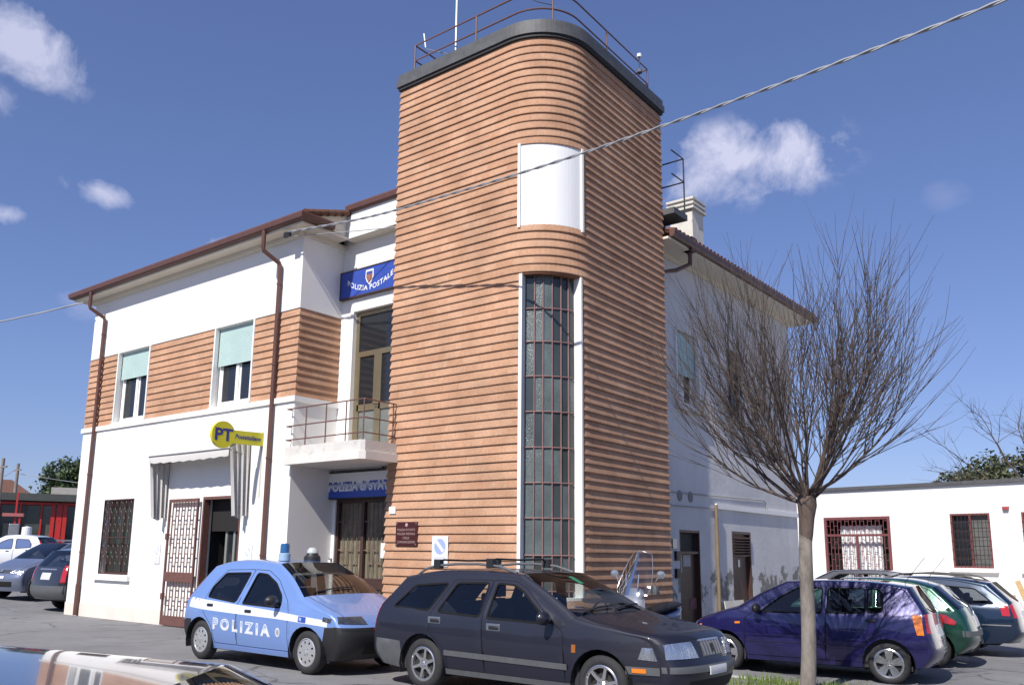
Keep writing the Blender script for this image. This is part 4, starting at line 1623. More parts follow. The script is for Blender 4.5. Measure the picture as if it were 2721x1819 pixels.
        # ---- sides
        zs = sp['sill']
        ax, rz_ = sp['axles'], sp['rt']
        ra = sp['arch']
        top = [tuple(f[1]) for f in s.fine]
        bot = []
        xr_end, xf_end = top[-1][0], top[0][0]
        for xc in (ax[1], ax[0]):
            dz = max(0.02, zs - rz_) if zs > rz_ else zs - rz_
            a0 = math.asin((zs - rz_) / ra)
            for k in range(15):
                a = PI - a0 - (PI - 2 * a0) * k / 14
                bot.append((xc + ra * math.cos(a), rz_ + ra * math.sin(a)))
        outline = top + bot      # front-bottom .. over roof .. rear-bottom, then forward along the sill
        outline = [p for i, p in enumerate(outline) if (Vector(p) - Vector(outline[i - 1])).length > 1e-4]
        wins = [(n, round_poly(p, .045)) for n, p in sp['windows']]
        doors = [(n, round_poly(p, .03, 3)) for n, p in sp['doors']]
        regs = sp.get('regions', [])
        V2, T = cdt(outline, [w_[1] for w_ in wins] + [d[1] for d in doors] + [r[1] for r in regs], .065)
        for sg in (1, -1):
            buckets = {}
            for t, c in T:
                if any(pip(c, w_[1]) for w_ in wins):
                    continue
                key = ('side_panel', body_m)
                for n_, p, m_ in regs:
                    if pip(c, p):
                        key = (n_, m_)
                        break
                else:
                    for n_, p in doors:
                        if pip(c, p):
                            key = (n_, body_m)
                            break
                buckets.setdefault(key, []).append(t)
            dobj = {}
            for (n_, m_), ts in buckets.items():
                mb = MB()
                idx = {}
                for t in ts:
                    q = []
                    for i in t:
                        if i not in idx:
                            idx[i] = len(mb.v)
                            mb.v.append(s.side_pt(V2[i].x, V2[i].y, sg))
                        q.append(idx[i])
                    mb.f.append(tuple(q if sg < 0 else reversed(q)))
                dobj[n_] = mb.build(n_, m_, root, smooth=True, angle=50)
            # window panes and rubber surrounds
            for n_, p in wins:
                mb = MB()
                gv, gt = cdt(p, [], .12)
                for q in gv:
                    mb.v.append(s.side_pt(q.x, q.y, sg, -.008))
                for t, c in gt:
                    mb.f.append(tuple(t))
                go = mb.build('side_window', sp.get('side_glass', glass), root, smooth=True, angle=60)
                s.side_strip(MB(), p, .022, .003, sg, True, .01).build('window_seal', M_SEAL, go)
            for n_, p in doors:
                if n_ in dobj:
                    s.side_strip(MB(), s.densify(p, .08, True), .007, .0015, sg, True).build('door_seam', M_SEAL, dobj[n_])
            for hx, hz in sp['handles']:
                y = s.W(hx, hz)
                par = root
                for n_, p in doors:
                    if pip((hx, hz), p) and n_ in dobj:
                        par = dobj[n_]
                mb = MB().box(hx - .075, hx + .075, sg * (y - .01), sg * (y + .016), hz - .022, hz + .022)
                mb.build('door_handle', sp.get('handle_m', M_BLACK), par, smooth=True, bevel=.012)
            mx, mz = sp['mirror']
            y = s.W(mx, mz)
            mb = MB()
            mb.lathe([(0, -.035), (.06, -.032), (.085, -.01), (.088, .02), (.05, .065), (0, .08)], 16, (0, 0, 0), 'x')
            for p in mb.v:
                p.y *= 1.25
                p.z *= .85
                p += V(mx, sg * (y + .13), mz + .06)
            mb.cyl((mx, sg * (y - .02), mz + .01), (mx, sg * (y + .07), mz + .05), .022, 8)
            mb.build('door_mirror', sp.get('mirror_m', M_BLACK), root, smooth=True, angle=50)
            if 'mold' in sp:
                (pa, pb, wd, m_) = sp['mold']
                s.side_strip(MB(), s.densify([pa, pb], .08), wd, .012, sg, False, .014).build('side_moulding', m_, root, smooth=True, angle=40)
            s.side_strip(MB(), s.densify([(ax[1] + ra + .02, zs + .03), (ax[0] - ra - .02, zs + .03)], .1), .06, .008, sg, False, .012).build('sill_strip', sp.get('sill_m', body_m), root)
        # ---- wheel arches, floor, lining
        hw = sp['hw']
        for xc in ax:
            for sg in (1, -1):
                mb = MB()
                for k in range(12):
                    a0, a1 = -.35 + (PI + .7) * k / 12, -.35 + (PI + .7) * (k + 1) / 12
                    p = [(xc + (ra + .005) * math.cos(a), rz_ + (ra + .005) * math.sin(a)) for a in (a0, a1)]
                    y0, y1 = sg * (s.W(xc, .5) - .004), sg * (hw - .36)
                    mb.quad((p[0][0], y0, p[0][1]), (p[1][0], y0, p[1][1]), (p[1][0], y1, p[1][1]), (p[0][0], y1, p[0][1]))
                    mb.add([(xc, y1, rz_), (p[0][0], y1, p[0][1]), (p[1][0], y1, p[1][1])], [(0, 1, 2)])
                mb.build('wheel_arch', M_BLACK, root)
        fl = MB().box(xr_end + .1, xf_end - .05, -hw + .14, hw - .14, zs - .02, zs + .04)
        zb = sp['zbelt']
        fl.box(xr_end + .12, ax[0] - ra + .05, -hw + .10, -hw + .12, zs, zb - .06)
        fl.box(xr_end + .12, ax[0] - ra + .05, hw - .12, hw - .10, zs, zb - .06)
        fl.box(xr_end + .12, xr_end + .15, -hw + .12, hw - .12, zs, zb - .1)
        fl.build('floor_pan', M_INT, root)
        if sp.get('interior', True):
            cx = sp['seat_x']
            db = MB().box(cx + .62, cx + 1.05, -hw + .16, hw - .16, zb - .28, zb - .03)
            db.build('dashboard', M_INT, root, bevel=.04)
            dside = sp.get('drive', 1)
            st = MB().tube([(cx + .55 + .05 * math.sin(a), dside * .36 + .18 * math.cos(a), zb + .0 + .17 * math.sin(a)) for a in [2 * PI * k / 20 for k in range(20)]], .014, 6, closed=True)
            st.cyl((cx + .55, dside * .36, zb), (cx + .75, dside * .36, zb - .1), .03, 6)
            st.build('steering_wheel', M_BLACK, root, smooth=True)
            for yy in (-.36, .36):
                mb = MB()
                mb.grid(lambda a, b: (cx - .22 - .17 * a + .05 * math.sin(b * PI), yy + (b - .5) * .46, .42 + a * (zb - .24)), 6, 6)
                mb.grid(lambda a, b: (cx - .31 - .17 * a - .05 * math.sin(b * PI), yy + (b - .5) * .46, .42 + a * (zb - .24)), 6, 6)
                mb.box(cx - .2, cx + .28, yy - .23, yy + .23, .30, .44)
                so_ = mb.build('seat', M_SEAT, root, smooth=True, bevel=.0)
                hrx = MB().box(cx - .47, cx - .38, yy - .12, yy + .12, zb + .20, zb + .37)
                hrx.cyl((cx - .42, yy - .05, zb + .1), (cx - .42, yy - .05, zb + .25), .008, 6).cyl((cx - .42, yy + .05, zb + .1), (cx - .42, yy + .05, zb + .25), .008, 6)
                hrx.build('headrest', M_SEAT, so_, bevel=.025)
            rx = sp.get('rear_seat', cx - .95)
            mb = MB().obox((rx - .05, -hw + .2, .42), (-.2, 0, zb - .30), (0, 2 * hw - .4, 0), (-.12, 0, -.02))
            mb.box(rx - .05, rx + .42, -hw + .2, hw - .2, .28, .46)
            rs = mb.build('rear_seat', M_SEAT, root, bevel=.03)
            for yy in (-.38, .38):
                MB().box(rx - .33, rx - .25, yy - .12, yy + .12, zb + .05, zb + .2).build('headrest', M_SEAT, rs, bevel=.025)
        # roof lining
        mb = MB()
        idx0 = [i for i in range(nF) if s.fine[i][0] == 'roof']
        for a in idx0[:-1]:
            for j in range(len(US) - 1):
                q = [rows[a][j], rows[a][j + 1], rows[a + 1][j + 1], rows[a + 1][j]]
                if max(abs(US[j]), abs(US[j + 1])) > .97:
                    continue
                mb.quad(*[p - V(0, 0, .02) for p in q])
        mb.build('roof_lining', M_LINER, root)
        # ---- wheels
        ty, rm, bk = wheel_meshes(sp['wheel'], rz_, sp.get('tw', .18), sp['rim'])
        for xc in ax:
            for sg in (1, -1):
                y = sg * (s.W(xc, .35) - sp.get('tw', .18) / 2 - .012)
                wo = share('wheel', ty, root, (xc, y, rz_), (rnd.uniform(0, 0), rnd.uniform(0, 6), 0 if sg > 0 else PI))
                share('rim', rm, wo)
                share('brake_disc', bk, wo)
        # bonnet / bumper seams
        for (sa, ua, sb, ub) in sp.get('skin_seams', []):
            for sg in (1, -1):
                mb = MB()
                n = 14
                for k in range(n):
                    def pp(t, dd):
                        fi = (sa + (sb - sa) * t) * s.K
                        u_ = sg * (ua + (ub - ua) * t)
                        if abs(sa - sb) < .2:
                            p = s.surf(fi + dd * 20 * .12, u_)
                        else:
                            p = s.surf(fi, u_ + dd * 1.2)
                        return p + V(0, 0, .002) + (V(p.x, p.y, 0).normalized() * .001)
                    a, b = k / n, (k + 1) / n
                    mb.quad(pp(a, -.003), pp(b, -.003), pp(b, .003), pp(a, .003))
                mb.build('panel_seam', M_SEAL, root)
        for fn in sp.get('extras', []):
            fn(s)

def band(s, si0, si1, name, material, off=.006, umax=.998, parent=None):
    """full-width strip on the skin between two control indices"""
    return s.patch(name, [(si0, -umax), (si1, -umax), (si1, umax), (si0, umax)], off, material, parent, 3, 28)

# --- light blue police hatchback
def police_extras(s):
    root = s.root
    # lamps
    s.patch('headlamp', [(3.25, .40), (4.0, .44), (4.05, .93), (3.35, .96)], .006, M_LENSD, mirror=True)
    s.side_poly('headlamp_corner', [(1.52, .70), (1.645, .68), (1.665, .735), (1.53, .755)], .006, M_LENSD)
    s.patch('number_plate', [(1.7, -.28), (2.35, -.28), (2.35, .28), (1.7, .28)], .015, M_PLATE)
    s.patch('air_intake', [(.5, -.5), (1.2, -.5), (1.2, .5), (.5, .5)], .003, mat('intake_black', (.006, .006, .006), .8))
    s.patch('badge', [(3.55, -.05), (3.95, -.05), (3.95, .05), (3.55, .05)], .01, M_CHROME)
    s.patch('tail_lamp', [(12.4, .90), (14.2, .86), (14.2, .985), (12.4, .985)], .006, M_REDL, mirror=True)
    white = mat('white_livery', (.66, .68, .72), .35, coat=1.0, var=.04)
    for sg in (1, -1):
        pts_t = [(-1.60, .895), (-1.2, .875), (-.7, .852), (-.15, .823), (.6, .785), (1.2, .745), (1.60, .712)]
        mb = MB()
        row = []
        for (x, z) in s.densify(pts_t, .06):
            hgt = .145 - .06 * sst(-1.4, 1.6, x)
            row.append((x, z, hgt))
        for a, b in zip(row[:-1], row[1:]):
            for q in range(3):
                f0, f1 = q / 3, (q + 1) / 3
                mb.quad(s.side_pt(a[0], a[1] - a[2] * f0, sg, .0022), s.side_pt(b[0], b[1] - b[2] * f0, sg, .0022), s.side_pt(b[0], b[1] - b[2] * f1, sg, .0022), s.side_pt(a[0], a[1] - a[2] * f1, sg, .0022))
        mb.build('livery_stripe', white, root, smooth=True)
    lm = bpy.data.materials.new('livery_letters')
    lm.use_nodes = True
    N, L = lm.node_tree.nodes, lm.node_tree.links
    tcn = N.new('ShaderNodeTexCoord')
    sp_ = N.new('ShaderNodeSeparateXYZ')
    L.new(tcn.outputs['Object'], sp_.inputs[0])
    r_ = N.new('ShaderNodeMapRange')
    r_.inputs['From Min'].default_value = .545
    r_.inputs['From Max'].default_value = .525
    L.new(sp_.outputs['Z'], r_.inputs['Value'])
    mx = N.new('ShaderNodeMix')
    mx.data_type = 'RGBA'
    mx.inputs['A'].default_value = (.16, .28, .62, 1)
    mx.inputs['B'].default_value = (.70, .72, .76, 1)
    L.new(r_.outputs[0], mx.inputs['Factor'])
    L.new(mx.outputs['Result'], N['Principled BSDF'].inputs['Base Color'])
    # lettering mapped on to the door skins: right side reads towards the front
    for sg in (-1, 1):
        for (mt, offs, off3) in ((white, .011, .0032), (lm, -.004, .0046)):
            v0, _ = text_verts('POLIZIA', .20, 1.5, 0)
            vs, fs = text_verts('POLIZIA', .20, 1.5, offs)
            x0 = min(v.x for v in v0)
            x1 = max(v.x for v in v0)
            mb = MB()
            pts = []
            for v in vs:
                t = (v.x - x0) / (x1 - x0)
                xx = -.86 + 1.33 * t
                if sg > 0:
                    xx = .47 - 1.33 * t
                zz = .475 + v.y * 1.05 - .03 * ((xx + .86) / 1.33)
                pts.append(s.side_pt(xx, zz, sg, off3))
            mb.add(pts, fs)
            mb.build('lettering', mt, root)
        mb = MB()
        for (rr0, mt) in ((.062, white),):
            mb.add([s.side_pt(.66 + rr0 * .8 * math.cos(a), .51 + rr0 * math.sin(a), sg, .003) for a in [2 * PI * k / 20 for k in range(20)]], [tuple(range(20))])
        cr = mb.build('crest', white, root)
        MB().add([s.side_pt(.66 + .04 * .8 * math.cos(a), .51 + .04 * math.sin(a), sg, .0042) for a in [2 * PI * k / 16 for k in range(16)]], [tuple(range(16))]).build('crest_centre', M_GRAYINK, cr)
        fl = MB().add([s.side_pt(x, z, sg, .0042) for (x, z) in ((1.08, .672), (1.23, .662), (1.23, .738), (1.08, .748))], [(0, 1, 2, 3)]).build('flag_badge', M_SBLUE, root)
        MB().add([s.side_pt(x, z, sg, .0052) for (x, z) in ((1.10, .69), (1.145, .687), (1.145, .728), (1.10, .731))], [(0, 1, 2, 3)]).build('flag_shield', mat('pale_blue_print', (.25, .42, .8), .5), fl)
    # beacons
    zr = 1.475
    b1 = MB().lathe([(.085, 0), (.085, .10), (.075, .11)], 20, (.05, -.30, zr - .01)).build('beacon_base', mat('pale_blue_plastic', (.30, .42, .55), .4), root, smooth=True)
    MB().lathe([(.07, .11), (.068, .22), (.055, .25), (0, .255)], 20, (.05, -.30, zr - .01)).build('beacon_lens', M_BLUEL, b1, smooth=True)
    b2 = MB().lathe([(.13, 0), (.125, .06), (.09, .10), (.085, .12), (0, .125)], 20, (-.02, .28, zr - .015)).build('siren_horn', M_BLACK, root, smooth=True)
    MB().lathe([(.085, .12), (.08, .16), (.05, .20), (0, .21)], 16, (-.02, .28, zr - .015)).build('siren_lamp', mat('pale_lamp_glass', (.5, .52, .5), .15, coat=1), b2, smooth=True)
    # wiper
    MB().tube([s.surf(7.1 * s.K, -.75) + V(.01, 0, .015), s.surf(7.25 * s.K, -.2) + V(.01, 0, .018), s.surf(7.3 * s.K, .3) + V(.01, 0, .018)], .01, 6).build('wiper', M_BLACK, root)
    band(s, 2.55, 2.75, 'bumper_groove', mat('intake_black', (.006, .006, .006), .8), .002)

punto = dict(
    prof=[('fb', 1.64, .20, 1.80, .20, 2.2), ('fb', 1.70, .36, 1.93, .36, 2.3), ('fb', 1.71, .54, 1.955, .52, 2.4), ('GR', 1.70, .635, 1.92, .62, 2.4), ('hood', 1.64, .745, 1.79, .755, 2.5),
          ('hood', 1.40, .82, 1.55, .865, 3), ('hood', 1.12, .885, 1.28, .965, 3.6), ('WS', .93, .925, 1.12, 1.02, 4), ('ws', .55, 1.20, .72, 1.265, 4.2), ('ROOF', .22, 1.375, .34, 1.445, 4.2),
          ('roof', -.35, 1.415, -.30, 1.48, 4.2), ('roof', -.95, 1.375, -.98, 1.445, 4.2), ('RW', -1.17, 1.31, -1.30, 1.385, 4), ('TG', -1.60, .92, -1.74, .955, 3.4), ('tg', -1.67, .76, -1.82, .76, 3), ('RB', -1.69, .56, -1.85, .54, 2.6),
          ('rb', -1.69, .38, -1.86, .38, 2.5), ('rb', -1.62, .23, -1.76, .23, 2.3)],
    hw=.825, zbelt=.87, sill=.19, tuck=.07, tumble=.40, taper=(1.0, .10, -1.0, .06), axles=(1.23, -1.23), rt=.285, arch=.335, wheel='hubcap', rim=.185, tw=.165,
    windows=[('a', [(-.235, .855), (-.135, 1.285), (.10, 1.27), (.38, 1.155), (.60, .985), (.66, .835)]), ('b', [(-1.14, .915), (-1.10, 1.06), (-.90, 1.265), (-.29, 1.285), (-.40, .865)])],
    doors=[('front_door', [(-.30, .27), (-.33, .85), (-.21, 1.335), (.12, 1.325), (.42, 1.20), (.76, .93), (.85, .80), (.87, .27)]), ('rear_door', [(-.305, .27), (-.335, .85), (-.215, 1.335), (-.88, 1.315), (-1.06, 1.16), (-1.19, .93), (-1.16, .70), (-.93, .52), (-.85, .27)])],
    regions=[('front_bumper_side', [(1.52, .1), (1.52, .40), (1.56, .62), (1.9, .64), (1.9, .1)], M_BLACK), ('rear_bumper_side', [(-1.53, .1), (-1.53, .40), (-1.48, .58), (-1.9, .57), (-1.9, .1)], M_BLACK)],
    black_skins=('fb', 'rb'), handles=[(-1.0, .80), (-.05, .755)], mirror=(.60, .87), paint=paint('police_blue', (.165, .27, .56), .15, .32, .05), seat_x=.12, drive=1,
    side_glass=glass_mat('car_glass_dusk', (.42, .46, .48)), skin_seams=[(4.02, .80, 7.0, .88), (4.05, 0, 4.05, .8)], extras=[police_extras])
Car(punto, (3.05, -2.145, 0), 0, 'light blue police hatchback with white stripe and roof beacon', name='police_car')

M_GREYPL = mat('grey_bumper_plastic', (.085, .09, .095), .6, var=.15, vscale=9)
M_BRIGHT = mat('bright_trim', (.55, .56, .58), .15, metal=.8)
M_INTAKE = MATS['intake_black']

def simple_rear(lampc, plate=True, plate_s=(14.05, 14.75)):
    def f(s):
        s.patch('tail_lamp', lampc, .006, M_REDL, mirror=True)
        if plate:
            s.patch('number_plate', [(plate_s[0], -.27), (plate_s[1], -.27), (plate_s[1], .27), (plate_s[0], .27)], .008, M_PLATE)
    return f

def volvo_extras(s):
    root = s.root
    s.patch('headlamp', [(3.12, .44), (3.93, .50), (3.95, .955), (3.15, .975)], .008, M_LENS, mirror=True)
    s.side_poly('headlamp_corner', [(1.66, .585), (1.845, .575), (1.80, .70), (1.70, .70)], .008, M_LENS)
    g = s.patch('grille', [(3.15, -.30), (3.9, -.27), (3.9, .27), (3.15, .30)], .008, mat('grille_grey', (.10, .10, .105), .4, metal=.4))
    for k in range(7):
        u = -.26 + .52 * k / 6
        s.patch('grille_bar', [(3.18, u - .012), (3.86, u - .012), (3.86, u + .012), (3.18, u + .012)], .018, M_GREYM, g, 3, 1)
    s.patch('badge', [(3.35, -.03), (3.7, -.03), (3.7, .03), (3.35, .03)], .026, M_BLACK, g, 2, 2)
    s.patch('grille_frame', [(3.88, -.31), (3.99, -.29), (3.99, .29), (3.88, .31)], .014, M_BRIGHT, g, 2, 12)
    band(s, 1.75, 2.35, 'bumper_strip', M_GREYPL, .012, .9995)
    s.side_strip
    for sg in (1, -1):
        s.side_strip(MB(), s.densify([(1.53, .475), (1.868, .475)], .06), .075, .012, sg, False, .014).build('bumper_strip_end', M_GREYPL, root)
    s.side_poly('indicator', [(1.60, .455), (1.74, .455), (1.74, .497), (1.60, .497)], .02, M_ORAL)
    s.side_poly('repeater', [(.90, .60), (.95, .60), (.95, .68), (.90, .68)], .006, mat('dull_orange', (.30, .10, .02), .3))
    s.patch('number_plate', [(1.55, -.30), (2.15, -.30), (2.15, .20), (1.55, .20)], .026, M_PLATE)
    s.patch('air_intake', [(.5, -.7), (1.2, -.7), (1.2, .7), (.5, .7)], .004, M_INTAKE)
    s.patch('tail_lamp', [(12.7, .90), (14.6, .86), (14.6, .99), (12.7, .99)], .006, M_REDL, mirror=True)
    s.patch('washer_jet', [(5.4, -.32), (5.52, -.32), (5.52, -.28), (5.4, -.28)], .008, M_BRIGHT, None, 2, 2)
    # handle bezels
    for sg in (1, -1):
        for (hx, hz) in ((-1.085, .82), (-.175, .79)):
            mb = MB().box(hx - .10, hx + .10, sg * (s.W(hx, hz) - .01), sg * (s.W(hx, hz) + .008), hz - .04, hz + .04)
            mb.build('handle_bezel', mat('blue_grey_metal', (.20, .22, .27), .3, metal=.6, coat=1), root, bevel=.014)
    # roof rails and two carrier bars
    for sg in (1, -1):
        pts = []
        for (si, dz) in ((11.6, 0), (11.35, .045), (11.0, .065), (10.5, .07), (10.0, .07), (9.55, .055), (9.2, .0)):
            p = s.surf(si * s.K, sg * .90)
            pts.append(p + V(0, 0, dz))
        MB().tube(pts, .016, 8).build('roof_rail', mat('grey_rail', (.16, .17, .18), .4, metal=.5), root, smooth=True)
    for si in (10.95, 9.75):
        a, b = s.surf(si * s.K, -.90), s.surf(si * s.K, .90)
        up = V(0, 0, .13)
        mb = MB().tube([a + V(0, .05, .10), a + V(0, .10, .135), a.lerp(b, .5) + V(0, 0, .125), b + V(0, -.10, .135), b + V(0, -.05, .10)], .014, 6)
        mb.box(a.x - .05, a.x + .05, a.y - .03, a.y + .05, a.z + .03, a.z + .14)
        mb.box(b.x - .05, b.x + .05, b.y - .05, b.y + .03, b.z + .03, b.z + .14)
        mb.build('carrier_bar', M_BLACK, root, bevel=.01)
    for (ua, ub) in ((-.85, .0), (-.1, .7)):
        MB().tube([s.surf(7.06 * s.K, ua) + V(.01, 0, .015), s.surf(7.18 * s.K, ua * .5 + ub * .5) + V(.012, 0, .02), s.surf(7.22 * s.K, ub) + V(.012, 0, .02)], .011, 6).build('wiper', M_BLACK, root)
    s.patch('toll_sticker', [(8.35, .10), (8.75, .10), (8.75, .22), (8.35, .22)], .003, mat('green_sticker', (.02, .18, .10), .5), None, 2, 2)
    pp = s.surf(7.3 * s.K, -.62)
    MB().box(pp.x - .16, pp.x - .02, pp.y - .05, pp.y + .06, pp.z - .01, pp.z - .004).build('parking_disc', M_SWHITE, root)

volvo = dict(
    prof=[('fb', 1.80, .20, 2.05, .20, 2.2), ('fb', 1.86, .36, 2.13, .36, 2.3), ('fb', 1.87, .50, 2.15, .50, 2.4), ('GR', 1.86, .565, 2.11, .575, 2.4), ('hood', 1.79, .725, 2.03, .765, 2.5),
          ('hood', 1.45, .82, 1.65, .865, 3), ('hood', 1.05, .875, 1.2, .935, 3.6), ('WS', .80, .90, .98, .985, 4), ('ws', .40, 1.145, .55, 1.205, 4.2), ('ROOF', .02, 1.335, .14, 1.395, 4.2),
          ('roof', -.66, 1.365, -.6, 1.425, 4.2), ('roof', -1.30, 1.325, -1.3, 1.40, 4.2), ('RW', -1.66, 1.25, -1.78, 1.33, 4), ('TG', -2.03, .95, -2.14, .97, 3.4), ('tg', -2.09, .74, -2.23, .74, 3),
          ('RB', -2.10, .57, -2.27, .55, 2.6), ('rb', -2.10, .40, -2.29, .40, 2.5), ('rb', -1.96, .25, -2.16, .25, 2.3)],
    hw=.855, zbelt=.90, sill=.22, tuck=.06, tumble=.36, taper=(1.1, .13, -1.4, .06), axles=(1.235, -1.275), rt=.30, arch=.355, wheel='six', rim=.20, tw=.185,
    windows=[('a', [(-.295, .885), (-.235, 1.27), (.02, 1.255), (.16, 1.19), (.58, .87)]), ('b', [(-1.07, .915), (-.85, 1.255), (-.36, 1.27), (-.405, .893)]), ('c', [(-1.84, .945), (-1.53, 1.21), (-.985, 1.252), (-1.22, .925)])],
    doors=[('front_door', [(-.30, .28), (-.35, .85), (-.30, 1.305), (.03, 1.30), (.2, 1.225), (.66, .88), (.78, .79), (.80, .28)]), ('rear_door', [(-.305, .28), (-.355, .85), (-.305, 1.305), (-.90, 1.292), (-1.16, .92), (-1.17, .70), (-.92, .50), (-.86, .28)])],
    regions=[('rear_bumper_side', [(-1.62, .1), (-1.62, .40), (-1.64, .545), (-2.4, .56), (-2.4, .1)], M_GREYPL), ('front_apron_side', [(1.55, .1), (1.58, .36), (2.3, .36), (2.3, .1)], M_BLACK)],
    black_skins=(), handles=[(-1.07, .815), (-.16, .785)], mirror=(.60, .875), paint=paint('dark_navy', (.0045, .0055, .016), 0, .55, .25, .55), seat_x=-.08, rear_seat=-.95, drive=1,
    mold=((-.90, .462), (.84, .445), .06, M_GREYPL), sill_m=M_GREYPL, mirror_m=paint('dark_navy', ()), skin_seams=[(4.03, .86, 7.0, .90), (4.05, 0, 4.05, .86)], extras=[volvo_extras])
vs_ = Car(volvo, (7.57, -1.985, 0), 0, 'dark navy estate car with black roof bars parked before the tower', name='parked_car')

def polo_extras(s):
    s.side_poly('tail_lamp', [(-1.54, .98), (-1.665, .97), (-1.69, .70), (-1.60, .70)], .008, M_ORAL)
    s.patch('tail_lamp', [(13.0, .80), (14.4, .80), (14.4, .988), (13.0, .988)], .006, M_REDL, mirror=True)
    s.patch('number_plate', [(13.9, -.27), (14.75, -.27), (14.75, .27), (13.9, .27)], .008, M_PLATE)
    s.side_poly('indicator', [(1.595, .62), (1.63, .62), (1.60, .70), (1.565, .70)], .008, M_ORAL)
    s.patch('headlamp', [(3.15, .45), (3.9, .45), (3.9, .93), (3.15, .95)], .006, M_LENS, mirror=True)
    s.side_poly('repeater', [(.93, .74), (1.01, .735), (1.01, .765), (.93, .77)], .006, M_ORAL)
    MB().tube([s.surf(13.0 * s.K, 0) + V(-.015, 0, 0), s.surf(12.9 * s.K, .25) + V(-.02, 0, .01), s.surf(12.8 * s.K, .5) + V(-.02, 0, .01)], .01, 6).build('rear_wiper', M_BLACK, s.root)
    a = s.surf(11.6 * s.K, 0)
    MB().tube([a, a + V(-.02, 0, .05), a + V(-.30, 0, .40)], .004, 5).build('aerial', M_BLACK, s.root)

polo = dict(
    prof=[('fb', 1.58, .20, 1.78, .20, 2.2), ('fb', 1.64, .36, 1.86, .36, 2.3), ('fb', 1.65, .52, 1.88, .52, 2.4), ('GR', 1.63, .62, 1.84, .62, 2.4), ('hood', 1.57, .72, 1.74, .74, 2.5),
          ('hood', 1.30, .82, 1.45, .865, 3), ('hood', 1.02, .90, 1.18, .955, 3.6), ('WS', .86, .935, 1.02, 1.0, 4), ('ws', .50, 1.18, .62, 1.24, 4.2), ('ROOF', .16, 1.355, .27, 1.405, 4.2),
          ('roof', -.45, 1.39, -.4, 1.435, 4.2), ('roof', -1.15, 1.365, -1.15, 1.415, 4.2), ('RW', -1.44, 1.31, -1.53, 1.365, 4), ('TG', -1.66, .98, -1.76, .99, 3.6), ('tg', -1.68, .80, -1.79, .80, 3.2),
          ('RB', -1.70, .63, -1.84, .61, 2.6), ('rb', -1.70, .42, -1.86, .42, 2.5), ('rb', -1.60, .25, -1.74, .25, 2.3)],
    hw=.825, zbelt=.94, sill=.21, tuck=.06, tumble=.36, taper=(.95, .09, -1.1, .05), axles=(1.2, -1.2), rt=.285, arch=.345, wheel='five', rim=.205, tw=.18,
    windows=[('a', [(-.30, .945), (-.315, 1.315), (.06, 1.305), (.30, 1.17), (.62, .93)]), ('b', [(-.915, .975), (-.925, 1.32), (-.40, 1.318), (-.375, .955)]), ('c', [(-1.155, 1.0), (-1.16, 1.27), (-1.08, 1.318), (-.955, 1.32), (-.945, .977)])],
    doors=[('front_door', [(-.33, .28), (-.36, .90), (-.36, 1.345), (.08, 1.335), (.36, 1.17), (.72, .925), (.86, .83), (.87, .28)]), ('rear_door', [(-.335, .28), (-.365, .90), (-.365, 1.345), (-1.10, 1.342), (-1.21, 1.27), (-1.20, .98), (-1.08, .74), (-.90, .52), (-.86, .28)])],
    black_skins=(), handles=[(-1.0, .87), (-.16, .845)], mirror=(.62, .925), paint=paint('violet_blue', (.014, .012, .085), .3, .3, .08), seat_x=.0, drive=1, rear_seat=-.9,
    mold=((-.80, .52), (.83, .50), .035, paint('violet_blue', ())), skin_seams=[(4.03, .84, 7.0, .9), (13.0, .93, 14.9, .93), (14.95, 0, 14.95, .9)], extras=[polo_extras])
yaw = math.radians(180 + 6)
pc = Car(polo, (8.76, 3.60, -.15), yaw, 'violet blue hatchback parked behind the young tree trunk', name='parked_car', group='cars parked in the side yard')

def variant(base, **kw):
    d = dict(base)
    d.update(kw)
    return d

